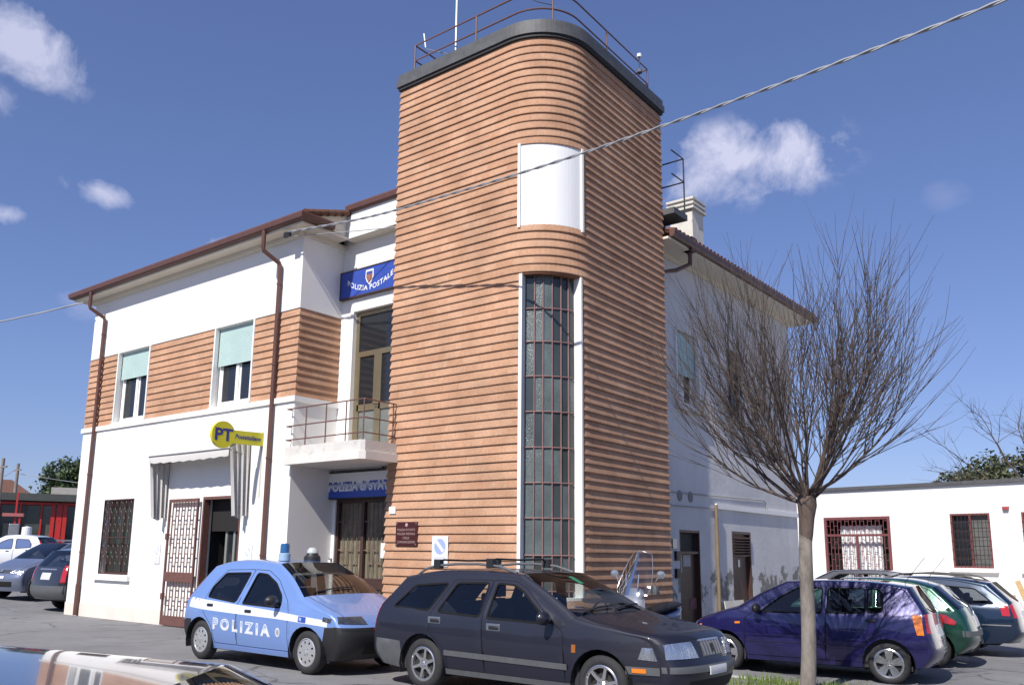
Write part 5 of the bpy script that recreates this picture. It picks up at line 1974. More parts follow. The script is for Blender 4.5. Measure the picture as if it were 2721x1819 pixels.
# green hatchback with rounder tail
g206 = variant(polo,
    prof=[('fb', 1.60, .20, 1.80, .20, 2.2), ('fb', 1.66, .36, 1.90, .36, 2.3), ('fb', 1.67, .52, 1.92, .52, 2.4), ('GR', 1.62, .62, 1.84, .62, 2.4), ('hood', 1.50, .74, 1.68, .76, 2.5),
          ('hood', 1.25, .84, 1.40, .88, 3), ('hood', 1.05, .90, 1.20, .97, 3.6), ('WS', .90, .94, 1.06, 1.02, 4), ('ws', .50, 1.19, .62, 1.25, 4.2), ('ROOF', .12, 1.365, .24, 1.42, 4),
          ('roof', -.40, 1.385, -.38, 1.44, 3.8), ('roof', -.95, 1.33, -1.0, 1.405, 3.4), ('RW', -1.20, 1.25, -1.32, 1.325, 3), ('TG', -1.55, .92, -1.70, .98, 2.6), ('tg', -1.63, .78, -1.80, .80, 2.5),
          ('RB', -1.66, .62, -1.86, .60, 2.4), ('rb', -1.65, .40, -1.87, .42, 2.3), ('rb', -1.52, .24, -1.72, .25, 2.2)],
    paint=paint('bottle_green', (.006, .055, .034), .35, .28, .1), wheel='hubcap', mold=((-.80, .50), (.83, .48), .04, M_BLACK), tumble=.42,
    windows=[('a', [(-.30, .945), (-.30, 1.29), (.06, 1.285), (.32, 1.16), (.62, .93)]), ('b', [(-1.22, 1.03), (-1.0, 1.25), (-.40, 1.295), (-.375, .955)])],
    doors=[('front_door', [(-.33, .28), (-.36, .90), (-.36, 1.325), (.08, 1.315), (.36, 1.17), (.72, .925), (.86, .83), (.87, .28)])],
    handles=[(-.2, .85)], skin_seams=[(13.0, .93, 14.9, .93)],
    extras=[lambda s: (s.side_poly('tail_lamp', [(-1.16, .90), (-1.45, .86), (-1.60, .76), (-1.57, .70), (-1.38, .74), (-1.2, .82)], .01, M_REDL),
                       s.patch('number_plate', [(13.8, -.27), (14.7, -.27), (14.7, .27), (13.8, .27)], .008, M_PLATE),
                       band(s, 15.0, 15.45, 'bumper_strip', M_GREYPL, .012, .9995),
                       MB().tube([s.surf(13.0 * s.K, 0) + V(-.02, 0, 0), s.surf(12.8 * s.K, .2) + V(-.025, 0, .01), s.surf(12.5 * s.K, .35) + V(-.02, 0, .01)], .011, 6).build('rear_wiper', M_BLACK, s.root),
                       MB().tube([s.surf(11.4 * s.K, 0), s.surf(11.4 * s.K, 0) + V(.02, 0, .05), s.surf(11.4 * s.K, 0) + V(-.28, 0, .42)], .004, 5).build('aerial', M_BLACK, s.root))])
Car(g206, (8.75, 6.22, -.15), math.radians(180 + 5), 'dark green hatchback with red tail lamp between two blue cars', name='parked_car', group='cars parked in the side yard')

def wagon_extras(s):
    s.side_poly('tail_lamp', [(-1.93, .93), (-2.06, .92), (-2.09, .74), (-1.96, .74)], .01, M_REDL)
    s.patch('tail_lamp', [(13.1, .80), (14.2, .80), (14.2, .988), (13.1, .988)], .008, M_REDL, mirror=True)
    s.patch('number_plate', [(13.7, -.27), (14.5, -.27), (14.5, .27), (13.7, .27)], .008, M_PLATE)
    for sg in (1, -1):
        pts = [s.surf(si * s.K, sg * .90) + V(0, 0, dz) for (si, dz) in ((11.7, 0), (11.4, .05), (11.0, .065), (10.0, .065), (9.5, .05), (9.2, .0))]
        MB().tube(pts, .016, 8).build('roof_rail', M_BLACK, s.root, smooth=True)
        s.side_strip(MB(), s.densify([(-1.62, .57), (-2.09, .57)], .06), .02, .012, sg, False, .014).build('bright_strip', M_BRIGHT, s.root)
wagon = variant(volvo, paint=paint('petrol_blue', (.008, .022, .05), .35, .26, .1), wheel='seven', regions=[], mold=((-.90, .47), (.84, .46), .05, paint('petrol_blue', ())), sill_m=paint('petrol_blue', ()), mirror_m=M_BLACK,
                extras=[wagon_extras], skin_seams=[(13.0, .93, 14.9, .93)], side_glass=M_AGLASSD)
Car(wagon, (8.68, 8.72, -.13), math.radians(180 + 3), 'dark blue estate car with roof rails, rightmost in the yard', name='parked_car', group='cars parked in the side yard')
far = variant(polo, paint=paint('midnight_blue', (.012, .014, .03), .3, .3), extras=[simple_rear([(13.1, .80), (14.2, .80), (14.2, .988), (13.1, .988)])], interior=False)
Car(far, (6.1, 13.9, -.1), math.radians(186), 'dark car of which only the roof shows beside the white annex gate', name='parked_car', group='cars parked in the side yard')

# cars left of the building
def vw_extras(s):
    s.patch('headlamp', [(3.1, .50), (4.0, .46), (4.05, .93), (3.2, .97)], .01, M_LENS, mirror=True)
    g = s.patch('grille', [(3.2, -.46), (3.85, -.42), (3.85, .42), (3.2, .46)], .006, M_INTAKE)
    for k in range(3):
        a = 3.3 + k * .2
        s.patch('grille_bar', [(a, -.45), (a + .06, -.45), (a + .06, .45), (a, .45)], .014, M_BRIGHT, g, 1, 8)
    s.patch('badge', [(3.3, -.07), (3.8, -.07), (3.8, .07), (3.3, .07)], .03, M_BRIGHT, g, 3, 3)
    s.patch('air_intake', [(.7, -.62), (1.5, -.66), (1.5, .66), (.7, .62)], .006, M_INTAKE)
    s.patch('number_plate', [(1.9, -.27), (2.5, -.27), (2.5, .27), (1.9, .27)], .014, M_PLATE)
vw = variant(polo, paint=paint('silver_blue', (.20, .23, .32), .5, .3), extras=[vw_extras], wheel='hubcap')
c_ = Car(vw, (-12.9, 1.75, .2), math.radians(-90 + 14), 'silver blue hatchback facing the street at the far left', name='parked_car')
c_.root.scale = (1, 1, 1.1)
suv = variant(volvo, paint=paint('graphite', (.03, .032, .045), .35, .3), regions=[('lower_cladding', [(-3, .1), (-3, .52), (3, .52), (3, .1)], M_GREYPL)], wheel='seven', black_skins=(), mold=((-.90, .47), (.84, .46), .05, M_GREYPL),
              extras=[simple_rear([(12.9, .84), (14.6, .84), (14.6, .99), (12.9, .99)], True, (13.6, 14.3)), lambda s: band(s, 15.0, 16.8, 'bumper_cladding', M_GREYPL, .012, .9995), lambda s: s.patch('bright_strip', [(13.2, -.5), (13.32, -.5), (13.32, .5), (13.2, .5)], .01, M_BRIGHT)], skin_seams=[])
c_ = Car(suv, (-9.72, 2.0, 0.03), math.radians(90 + 4), 'dark grey off-roader with its tail beside the left building corner', name='parked_car')
c_.root.scale = (.95, 1.02, 1.14)
whc = variant(punto, paint=paint('plain_white', (.62, .63, .66), .0, .35, .03), extras=[simple_rear([(12.4, .90), (14.2, .86), (14.2, .985), (12.4, .985)])], black_skins=('fb', 'rb'))
Car(whc, (-27.8, 6.9, gz(-27.3, 7.3)), math.radians(210), 'white hatchback standing in front of the red framed shop', name='parked_car')

# car right beside the camera: only its roof shows in the lower left corner
near = variant(punto, paint=paint('deep_blue', (.012, .018, .06), .3, .16, .03), extras=[], skin_seams=[], interior=False)
ncar = Car(near, (0, 0, 0), 0, 'glossy dark blue car roof close by in the bottom left corner', name='parked_car')
# place it: roof edge about 1.6 m in front of the camera, lying across the view
rt2 = Vector((R_.x, R_.y, 0)).normalized()
fw2 = Vector((F_.x, F_.y, 0)).normalized()
pos = Vector((CAMP.x, CAMP.y, 0)) + fw2 * 1.10 + rt2 * (-.78)
ncar.root.location = (pos.x, pos.y, -0.028)
ncar.root.rotation_euler = (0, 0, math.atan2(rt2.y, rt2.x))

# ------------------------------------------------------------------ signs on the building
def grad_mat(name, zlo, zhi, c_lo, c_hi):
    m = bpy.data.materials.new(name)
    m.use_nodes = True
    N, L = m.node_tree.nodes, m.node_tree.links
    t = N.new('ShaderNodeTexCoord')
    sp = N.new('ShaderNodeSeparateXYZ')
    L.new(t.outputs['Object'], sp.inputs[0])
    r = N.new('ShaderNodeMapRange')
    r.inputs['From Min'].default_value = zlo
    r.inputs['From Max'].default_value = zhi
    L.new(sp.outputs['Z'], r.inputs['Value'])
    x = N.new('ShaderNodeMix')
    x.data_type = 'RGBA'
    x.inputs['A'].default_value = (*c_lo, 1)
    x.inputs['B'].default_value = (*c_hi, 1)
    L.new(r.outputs[0], x.inputs['Factor'])
    L.new(x.outputs['Result'], N['Principled BSDF'].inputs['Base Color'])
    N['Principled BSDF'].inputs['Roughness'].default_value = .35
    return m

# upper sign
ps = empty('sign_board', (0.05, YB - .06, 6.83), 0, 'blue POLIZIA POSTALE sign above the balcony door', 'sign')
L_ = 1.93
MB().box(0, L_, -.02, .05, 0, .55).build('panel', M_SBLUE, ps)
MB().box(-.02, L_, -.03, .052, -.03, -.001).box(-.02, L_, -.03, .052, .551, .575).box(-.02, -.001, -.029, .051, 0, .55).build('frame', M_DARKBR, ps)
def arcw(a, b):
    # lettering bent along a shallow smile
    t = (a / 1.35) - .5
    return a, b + .20 * (2 * t) ** 2
text_obj('lettering', 'POLIZIA POSTALE', .155, (.22, -.024, .065), (1, 0, 0), (0, 0, 1), M_SWHITE, ps, 1.35, 1.1, 0.003, arcw)
shd = [(-.14, .30), (.14, .30), (.15, .08), (.08, -.06), (0, -.14), (-.08, -.06), (-.15, .08)]
sc = MB().prism(shd, lambda x, z: (.88 + x * .8, -.026, .27 + z * .75), lambda x, z: (.88 + x * .8, -.021, .27 + z * .75)).build('shield', M_SWHITE, ps)
MB().prism(shd, lambda x, z: (.88 + x * .62, -.029, .285 + z * .56), lambda x, z: (.88 + x * .62, -.0265, .285 + z * .56)).build('shield_centre', mat('shield_brown', (.30, .13, .10), .5, var=.4, vscale=14), sc)
MB().prism([(-.14, .30), (.14, .30), (.145, .2), (-.145, .2)], lambda x, z: (.88 + x * .62, -.031, .285 + z * .56), lambda x, z: (.88 + x * .62, -.0295, .285 + z * .56)).build('shield_band', M_SBLUE, sc)
# lower light box
st = empty('sign_board', (-.005, YB - .10, 2.66), 0, 'POLIZIA di STATO light box sign over the lattice entrance', 'sign')
MB().box(0, 1.98, -.02, .10, 0, .49).build('panel', grad_mat('sign_fade', .14, .30, (.03, .08, .42), (.72, .73, .74)), st)
MB().box(-.02, 2.0, -.024, .10, -.025, -.001).box(-.02, 2.0, -.024, .10, .491, .515).box(-.02, -.001, -.023, .10, 0, .49).build('frame', M_BLACK, st)
text_obj('lettering', 'POLIZIA di STATO', .25, (.03, -.0235, .135), (1, 0, 0), (0, 0, 1), grad_mat('letter_edge', .24, .28, (.74, .75, .78), (.03, .07, .36)), st, 1.92, 1.05, .010)
text_obj('lettering', 'POLIZIA di STATO', .25, (.035, -.027, .135), (1, 0, 0), (0, 0, 1), grad_mat('letter_fade', .20, .26, (.70, .72, .75), (.06, .12, .44)), st, 1.91, 1.05, -.006)

# post office flag sign, at right angles to the wall
pt = empty('post_office_sign', (-.93, 0, 3.55), 0, 'round yellow PT sign on a bar projecting from the wall', 'sign')
circ_ = [(-.965 + .262 * math.cos(a), .262 + .262 * math.sin(a)) for a in [2 * PI * k / 36 for k in range(36)]]
MB().prism(circ_, lambda y, z: (.035, y, z), lambda y, z: (-.035, y, z)).build('disc', M_YELLOW, pt)
MB().prism([(-.75, .115), (-.035, .13), (-.035, .395), (-.73, .375)], lambda y, z: (.034, y, z), lambda y, z: (-.034, y, z)).build('bar', M_YELLOW, pt)
MB().box(-.025, .025, -.034, .03, -.9, .44).build('wall_bracket', mat('pale_bracket', (.5, .5, .42), .5), pt)
for (xo, ux, o0) in ((.0385, 1, -1.16), (-.0385, -1, -.77)):
    text_obj('lettering', 'PT', .33, (xo, o0, .15), (0, ux, 0), (0, 0, 1), M_INK, pt, .40, 1.0, .010)
    text_obj('lettering', 'Posteitaliane', .12, (xo, -.70 if ux > 0 else -.09, .22), (0, ux, 0), (0, 0, 1), M_INK, pt, .60, 1.0, .003, None, .15)

# plaque and no-parking boards on the tower front
yt_ = TB - .048
pq = empty('brass_plaque', (2.31, yt_, 1.72), 0, 'dark red engraved plaque on the tower by the entrance', 'plaque')
MB().box(0, .54, 0, .03, 0, .43).build('plate', mat('oxblood_plate', (.055, .012, .012), .3, var=.2, vscale=8, coat=.5), pq, bevel=.006)
for i, tx in enumerate(('POLIZIA DI STATO', 'POLIZIA POSTALE', 'E DELLE', 'COMUNICAZIONI')):
    text_obj('lettering', tx, .058, (.05 if i != 2 else .19, -.003, .27 - i * .072), (1, 0, 0), (0, 0, 1), mat('plaque_ink', (.42, .30, .27), .5), pq, .44 if i != 2 else .16, 1.0)
MB().lathe([(0, -.004), (.03, -.004), (.034, 0)], 14, (.27, 0, .375), 'y').build('crest', MATS['plaque_ink'], pq)
for (px_, pz_) in ((.03, .03), (.51, .03), (.03, .40), (.51, .40)):
    MB().lathe([(0, -.008), (.012, -.006), (.014, 0)], 10, (px_, 0, pz_), 'y').build('stud', M_CHROME, pq)

def no_parking(loc, w_, h_, label, faded, rot=0.0):
    t = empty('no_parking_board', loc, rot, label, 'sign')
    MB().box(0, w_, 0, .012, 0, h_).build('board', M_SWHITE, t)
    k = 1.0
    blue = mat('faded_blue_print' if faded else 'pale_blue_ring', (.50, .56, .72) if faded else (.33, .40, .68), .6)
    r = w_ * .36
    cx, cz = w_ / 2, h_ * .66
    MB().lathe([(0, -.0025), (r, -.0025)], 28, (cx, 0, cz), 'y').build('roundel', blue, t)
    d = r * .9
    bar = MB()
    n = .7071
    pts = [(cx - d * n - .02, cz + d * n - .02), (cx - d * n + .02, cz + d * n + .02), (cx + d * n + .02, cz - d * n + .02), (cx + d * n - .02, cz - d * n - .02)]
    bar.prism(pts, lambda x, z: (x, -.005, z), lambda x, z: (x, -.003, z)).build('slash', M_SWHITE, t)
    gi = mat('pale_grey_ink', (.58, .59, .62), .7)
    for q in range(2):
        MB().box(w_ * .14, w_ * .86, -.003, 0, h_ * (.10 + q * .14), h_ * (.19 + q * .14)).build('faded_print_line', gi, t)
    return t
no_parking((3.22, yt_, 1.375), .37, .52, 'white no parking board on the terracotta tower', False)
no_parking((-4.62, yf - .02, 1.30), .24, .42, 'faded no parking notice left of the open gate', True)
no_parking((-1.27, yf - .02, 1.30), .24, .42, 'faded no parking notice beside the downpipe', True)
tag(MB().box(2.12, 2.28, yt_, yt_ + .03, 2.30, 2.43).build('number_tile', M_SWHITE), 'small white house number tile above the red plaque', 'tile')

# ------------------------------------------------------------------ awning over the post office door
aw = empty('awning', (-2.75, 0, 2.2), 0, 'cream canvas awning with hanging sides over the post office door', 'awning')
ax0, ax1, ayo = -1.55, 1.45, -.55
prof_ = [(-.04, 1.64), (-.2, 1.645), (-.40, 1.60), (-.51, 1.51), (ayo, 1.40), (ayo - .005, 1.26)]
mb = MB()
n = len(prof_)
for i in range(25):
    x = ax0 + (ax1 - ax0) * i / 24
    for (y, z) in prof_:
        sag = -.02 * math.sin(PI * i / 24)
        mb.v.append(V(x, y, z + sag + (.012 * math.sin(i * 2.1) if z < 1.4 else 0)))
for i in range(24):
    for j in range(n - 1):
        a = i * n + j
        mb.f.append((a, a + n, a + n + 1, a + 1))
mb.build('canopy', M_CANVAS, aw, smooth=True, angle=50)
for sx in (ax0, ax1):
    mb = MB()
    wv = [0, .06, -.03, .05, -.04, .03, -.05, .04, 0]
    def side(a, b):
        k = a * 8
        i = min(7, int(k))
        w_ = wv[i] + (wv[i + 1] - wv[i]) * (k - i)
        y = -.05 + (ayo + .02 + .05) * a * (1 - .30 * b)
        ztop = 1.66 + (1.42 - 1.66) * a ** 1.5
        zbot = .06 + .03 * math.sin(a * 9)
        return (sx + w_ * (.4 + .9 * b), y, ztop + (zbot - ztop) * b)
    mb.grid(side, 24, 10)
    mb.build('side_curtain', M_CANVAS, aw, smooth=True, angle=70)
    MB().tube([(sx, -.04, 1.3), (sx, ayo + .02, 1.40)], .012, 6).tube([(sx, -.03, 1.66), (sx, -.03, .1)], .014, 6).build('support_arm', M_GREYM, aw)
MB().tube([(ax0, ayo, 1.41), (ax1, ayo, 1.41)], .016, 6).build('front_bar', M_GREYM, aw)

# ------------------------------------------------------------------ aerials and overhead cables
an = empty('aerial_mast', (3.07, 1.10, 11.05), 0, 'pale metal aerial mast standing on the tower roof', 'aerial')
MB().cyl((0, 0, 0), (.0, 0, 3.2), .026, 8).build('mast', mat('galvanised', (.42, .42, .43), .4, metal=.5), an)
MB().tube([(-.78, -.05, .78), (0, 0, .36), (.30, .02, .20)], .010, 6).build('boom', M_GREYM, an)
MB().cyl((-.80, -.05, .82), (-.86, -.05, 1.16), .014, 6).build('dipole', mat('pale_dipole', (.6, .62, .65), .4), an)
MB().cyl((0, 0, .30), (0, 0, .44), .045, 8).build('clamp', M_BLACK, an)
ar = empty('flood_lamp', (X3 - .17, 4.02, 11.50), 0, 'small spot lamp clamped to the right end of the roof railing', 'lamp')
MB().lathe([(0, .06), (.05, .05), (.06, -.03), (0, -.04)], 10, (0, 0, .02)).build('lamp_head', M_GREYPL, ar)
MB().cyl((0, 0, -.05), (0, 0, .38), .012, 6).build('stem', M_BLACK, ar)
MB().lathe([(0, .05), (.045, .04), (.05, -.03), (0, -.03)], 10, (0, 0, .38)).build('lamp_head', M_SWHITE, ar)
bnt = empty('bent_aerial', (*arc(50.8, RR - e), 11.55), 0, 'bent rod aerial tied to the railing at the rounded corner', 'aerial')
MB().tube([(.06, .03, -.06), (0, 0, .03), (-.22, -.17, .10), (-.40, -.30, .22)], .008, 5).build('rod', M_BLACK, bnt)

def cable(name, pts, r, label, strands=1, parent=None, sub=14):
    P = [Vector(p) for p in pts]
    dense = []
    for i in range(len(P) - 1):
        p0, p1, p2, p3 = P[max(0, i - 1)], P[i], P[i + 1], P[min(len(P) - 1, i + 2)]
        for k in range(sub):
            t = k / sub
            dense.append(.5 * ((2 * p1) + (p2 - p0) * t + (2 * p0 - 5 * p1 + 4 * p2 - p3) * t * t + (3 * p1 - p0 - 3 * p2 + p3) * t ** 3))
    dense.append(P[-1])
    mb = MB()
    if strands == 1:
        mb.tube(dense, r, 6)
    else:
        out = []
        L = 0
        for i, p in enumerate(dense):
            out.append(p)
        fine = []
        for a, b in zip(dense[:-1], dense[1:]):
            k = max(1, int((b - a).length / .07))
            for j in range(k):
                fine.append(a.lerp(b, j / k))
        fine.append(dense[-1])
        for q in range(strands):
            pp = []
            L = 0
            for i, p in enumerate(fine):
                if i:
                    L += (fine[i] - fine[i - 1]).length
                t = (fine[min(i + 1, len(fine) - 1)] - fine[max(i - 1, 0)]).normalized()
                sx = t.cross(V(0, 0, 1)).normalized()
                uz = sx.cross(t)
                a = L * 2 * PI / .62 + q * 2 * PI / strands
                pp.append(p + (sx * math.cos(a) + uz * math.sin(a)) * r * .95)
            mb.tube(pp, r, 5)
    return tag(mb.build(name, mat('grey_cable', (.30, .31, .33), .6, var=.1), smooth=True, angle=60), label, 'cable')
cable('overhead_cable', [(-.02, -.40, 7.93), (2.18, -.40, 7.69), (4.4, -.585, 7.50), (8, -.93, 7.27), (12.75, -1.40, 7.17), (18, -1.9, 7.28), (24, -2.45, 7.75)], .0125, 'thick twisted grey cable running from the eaves across the tower', 2)
cable('overhead_cable', [(-.05, -.36, 7.85), (1.0, .15, 7.86), (X2 + .02, .75, 7.92)], .009, 'thin cable sagging under the eaves into the tower')
cable('overhead_cable', [(XL + .1, -.42, 7.90), (-12, -1.9, 7.45), (-18, -4.6, 7.1), (-26, -8.2, 7.3)], .02, 'cable leaving the left eaves corner towards the street')
bk = empty('cable_bracket', (-.02, -.36, 7.9), 0, 'dark cable bracket under the eaves above the downpipe', 'bracket')
MB().box(-.16, .02, -.03, .03, -.05, .05).build('clamp', M_BLACK, bk)
MB().cyl((.55, .0, -.04), (.72, -.01, -.05), .03, 8).build('tension_sleeve', M_GREYM, bk)
def util_pole(loc, h_, label, r=.11):
    t = empty('utility_pole', loc, 0, label, 'pole')
    MB().tube([(0, 0, -.2), (0, 0, h_)], [r, r * .7], 10).build('pole', mat('weathered_pole', (.22, .19, .165), .85, var=.2, vscale=3), t, smooth=True)
    MB().box(-.5, .5, -.04, .04, h_ - .5, h_ - .42).build('cross_arm', MATS['weathered_pole'], t)
    return t
util_pole((24, -2.45, 0), 8.2, 'utility pole carrying the twisted cable at the far right')

# ------------------------------------------------------------------ bare street tree
def bark(name, c0, c1):
    return mat(name, c0, .9, var=.25, vscale=9, bump=.6, bscale=22, col2=c1, c2scale=5, c2lo=.45, c2hi=.65, stretch=(1, 1, .35))
tree = empty('bare_tree', (9.655, .712, -.06), 0, 'leafless pollarded tree with a dense fan of thin shoots', 'tree')
tr = MB()
pts = []
rs = []
for i in range(13):
    z = -.1 + 2.55 * i / 12
    pts.append((.10 * (z / 2.5) + .015 * math.sin(z * 2.4), .06 * (z / 2.5) + .01 * math.sin(z * 3.1), z))
    rs.append(.098 - .020 * (i / 12) + (.0 * max(0, (i - 9) / 3) ** 2) + .015 * max(0, (1 - i) / 1))
tr.tube(pts, rs, 14)
tr.build('trunk', bark('grey_bark', (.235, .205, .175), (.12, .105, .09)), tree, smooth=True, angle=80)
trn = random.Random(21)
head = V(.10, .06, 2.42)
twig_m = bark('twig_bark', (.095, .072, .060), (.05, .040, .036))
limbs, shoots, fine_ = MB(), MB(), MB()
def curve(p0, d0, length, lift, n, wob):
    out = [p0.copy()]
    d = d0.normalized()
    st = length / n
    p = p0.copy()
    for i in range(n):
        d = (d + V(trn.gauss(0, wob), trn.gauss(0, wob), lift + trn.gauss(0, wob))).normalized()
        p = p + d * st
        out.append(p.copy())
    return out
NL = 26
for k in range(NL):
    az = 2 * PI * k / NL + trn.uniform(-.15, .15)
    if k % 4 == 0:
        el, ln = math.radians(trn.uniform(50, 76)), trn.uniform(1.8, 2.35)
    elif k % 2 == 1:
        el, ln = math.radians(trn.uniform(32, 52)), trn.uniform(1.9, 2.35)
    else:
        el, ln = math.radians(trn.uniform(13, 26)), trn.uniform(1.4, 1.8)
    d = V(math.cos(az) * math.cos(el), math.sin(az) * math.cos(el), math.sin(el))
    c1 = curve(head + V(math.cos(az) * .06, math.sin(az) * .06, trn.uniform(-.08, .1)), d, ln, .055, 9, .05)
    r0 = trn.uniform(.013, .030)
    limbs.tube(c1, [r0 * (1 - .72 * i / 9) for i in range(10)], 7)
    ns = 13
    for q in range(ns):
        t = .22 + .78 * (q + trn.random()) / ns
        fi = t * 9
        i = min(8, int(fi))
        p = c1[i].lerp(c1[i + 1], fi - i)
        tg = (c1[i + 1] - c1[i]).normalized()
        side_ = V(trn.gauss(0, 1), trn.gauss(0, 1), trn.gauss(.1, .7)).normalized()
        dd = (tg * .95 + side_ * .55 + V(0, 0, .10)).normalized()
        l2 = trn.uniform(.75, 1.5) * (1.15 - .25 * t)
        c2 = curve(p, dd, l2, .05, 6, .05)
        r1 = trn.uniform(.0055, .0105) * (1.25 - .5 * t)
        shoots.tube(c2, [r1 * (1 - .75 * j / 6) for j in range(7)], 5, False)
        for w_ in range(trn.randint(4, 6)):
            tt_ = trn.uniform(.2, .95)
            fj = tt_ * 6
            j = min(5, int(fj))
            p2 = c2[j].lerp(c2[j + 1], fj - j)
            t2 = (c2[j + 1] - c2[j]).normalized()
            sd2 = V(trn.gauss(0, 1), trn.gauss(0, 1), trn.gauss(.15, .6)).normalized()
            d3 = (t2 * 1.0 + sd2 * .42 + V(0, 0, .08)).normalized()
            c3 = curve(p2, d3, trn.uniform(.45, 1.05), .04, 4, .05)
            r2 = trn.uniform(.0028, .0046)
            fine_.tube(c3, [r2 * (1 - .6 * j2 / 4) for j2 in range(5)], 4, False)
limbs.tube([head + V(-.040, -.018, -.62), head + V(-.030, -.012, -.45), head + V(-.014, -.006, -.25), head + V(0, 0, -.08), head + V(0, 0, .04), head + V(0, 0, .13)], [.070, .089, .098, .122, .118, .05], 14)
limbs.build('limbs', bark('limb_bark', (.115, .082, .066), (.065, .05, .043)), tree, smooth=True, angle=80)
cr = shoots.build('crown', twig_m, tree, smooth=True, angle=80)
fine_.build('fine_twigs', twig_m, cr, smooth=True, angle=80)

# grass verge with kerb stones round the tree
gx0_, gx1_, gy0_, gy1_ = 8.35, 11.6, -2.2, 1.46
ver = tag(MB().box(gx0_, gx1_, gy0_, gy1_, -.30, -.075).build('verge', mat('verge_soil', (.075, .085, .03), .95, var=.3, vscale=6, col2=(.13, .115, .07), c2scale=3, c2lo=.5, c2hi=.65)), kind='structure')
def kerb(x0, x1, y0, y1, i):
    MB().box(x0 + .004, x1 - .004, y0 + .004, y1 - .004, -.3, -.055 + rnd.uniform(-.008, .008)).build('kerb_stone', mat('kerb_concrete', (.36, .35, .33), .9, var=.15, vscale=8, bump=.3, bscale=30), ver, bevel=.012)
x = gx0_ - .12
while x < gx1_ - .01:
    kerb(x, min(x + .8, gx1_), gy1_ + .002, gy1_ + .122, 0)
    x += .8
y = gy0_
while y < gy1_ - .01:
    kerb(gx0_ - .122, gx0_ - .002, y, min(y + .8, gy1_), 0)
    y += .8
gm = mat('grass_blade', (.10, .155, .025), .7, var=.4, vscale=7, col2=(.21, .20, .06), c2scale=3, c2lo=.52, c2hi=.7)
gb = MB()
grn = random.Random(5)
for k in range(11000):
    x, y = grn.uniform(gx0_ + .02, gx1_ - .02), grn.uniform(gy0_ + .1, gy1_ - .01)
    dn = mnoise.noise(V(x * 1.6, y * 1.6, 0))
    if dn < -.25 and grn.random() < .7:
        continue
    h_ = grn.uniform(.05, .15) * (1 + .7 * dn)
    a = grn.uniform(0, 2 * PI)
    lx, ly = math.cos(a) * h_ * grn.uniform(.1, .6), math.sin(a) * h_ * grn.uniform(.1, .6)
    wx, wy = -math.sin(a) * .005, math.cos(a) * .005
    gb.add([(x - wx, y - wy, -.08), (x + wx, y + wy, -.08), (x + wx * .7 + lx * .4, y + wy * .7 + ly * .4, -.08 + h_ * .6), (x - wx * .7 + lx * .4, y - wy * .7 + ly * .4, -.08 + h_ * .6), (x + lx, y + ly, -.08 + h_)], [(0, 1, 2, 3), (3, 2, 4)])
tag(gb.build('grass', gm), 'short rough grass on the verge round the tree', 'grass', kind='stuff')

# ------------------------------------------------------------------ scooter by the side door
sct = empty('scooter', (6.74, 1.98, -.04), math.radians(-94), 'silver scooter with tall clear windscreen beside the tower', 'scooter')
M_SIL = paint('scooter_silver', (.42, .44, .48), .5, .28, .03)
ty, rm, bkk = wheel_meshes('five', .235, .11, .15)
for xw in (.66, -.62):
    wo = share('wheel', ty, sct, (xw, 0, .235), (0, 0, 0))
    share('rim', rm, wo)
    share('brake_disc', bkk, wo)
def loft(secs, n=16, power=2.4):
    """secs: (cx, cz, half_len_dir vec (dx,dz), half width, half thickness)"""
    mb = MB()
    for (cx, cz, tx, tz, hw_, ht_) in secs:
        nx, nz_ = -tz, tx
        for k in range(n):
            a = 2 * PI * k / n
            ca, sa = math.cos(a), math.sin(a)
            u = math.copysign(abs(ca) ** (2 / power), ca) * hw_
            v = math.copysign(abs(sa) ** (2 / power), sa) * ht_
            mb.v.append(V(cx + nx * v, u, cz + nz_ * v))
    m = len(secs)
    for i in range(m - 1):
        for k in range(n):
            k2 = (k + 1) % n
            mb.f.append((i * n + k, i * n + k2, (i + 1) * n + k2, (i + 1) * n + k))
    mb.f.append(tuple(reversed(range(n))))
    mb.f.append(tuple((m - 1) * n + k for k in range(n)))
    return mb
loft([(.42, .28, 0, 1, .14, .06), (.47, .42, .1, 1, .20, .09), (.52, .62, .1, 1, .24, .11), (.50, .80, -.2, 1, .22, .12), (.42, .94, -.4, 1, .16, .09), (.37, 1.0, -.5, 1, .08, .05)]).build('leg_shield', M_SIL, sct, smooth=True, angle=50)
loft([(.88, .36, 1, -.2, .07, .02), (.80, .44, 1, .1, .085, .03), (.66, .49, 1, 0, .09, .035), (.50, .44, 1, -.3, .08, .03)]).build('front_mudguard', M_SIL, sct, smooth=True, angle=50)
for sg in (1, -1):
    MB().prism([(.02, .66), (.19, .74), (.17, .66), (.05, .60)], lambda y, z: (.63 - abs(y) * .25, sg * y, z), lambda y, z: (.56 - abs(y) * .25, sg * y, z)).build('headlamp', M_LENS, sct)
loft([(-.80, .74, 1, .1, .05, .04), (-.60, .66, 1, .05, .15, .10), (-.25, .58, 1, 0, .17, .13), (.0, .50, 1, 0, .15, .10)]).build('rear_body', paint('scooter_blue', (.05, .07, .16), .4, .3), sct, smooth=True, angle=50)
loft([(-.72, .82, 1, .1, .10, .04), (-.45, .80, 1, -.05, .15, .06), (-.15, .76, 1, -.05, .14, .06), (.02, .74, 1, 0, .10, .04)]).build('seat', M_BLACK, sct, smooth=True, angle=50)
MB().box(-.02, .42, -.16, .16, .24, .30).build('footboard', M_BLACK, sct, bevel=.02)
MB().tube([(.40, 0, .92), (.36, 0, 1.0)], .03, 8).tube([(.28, -.36, 1.02), (.36, -.22, 1.03), (.38, 0, 1.0), (.36, .22, 1.03), (.28, .36, 1.02)], .014, 6).build('handlebar', M_BLACK, sct)
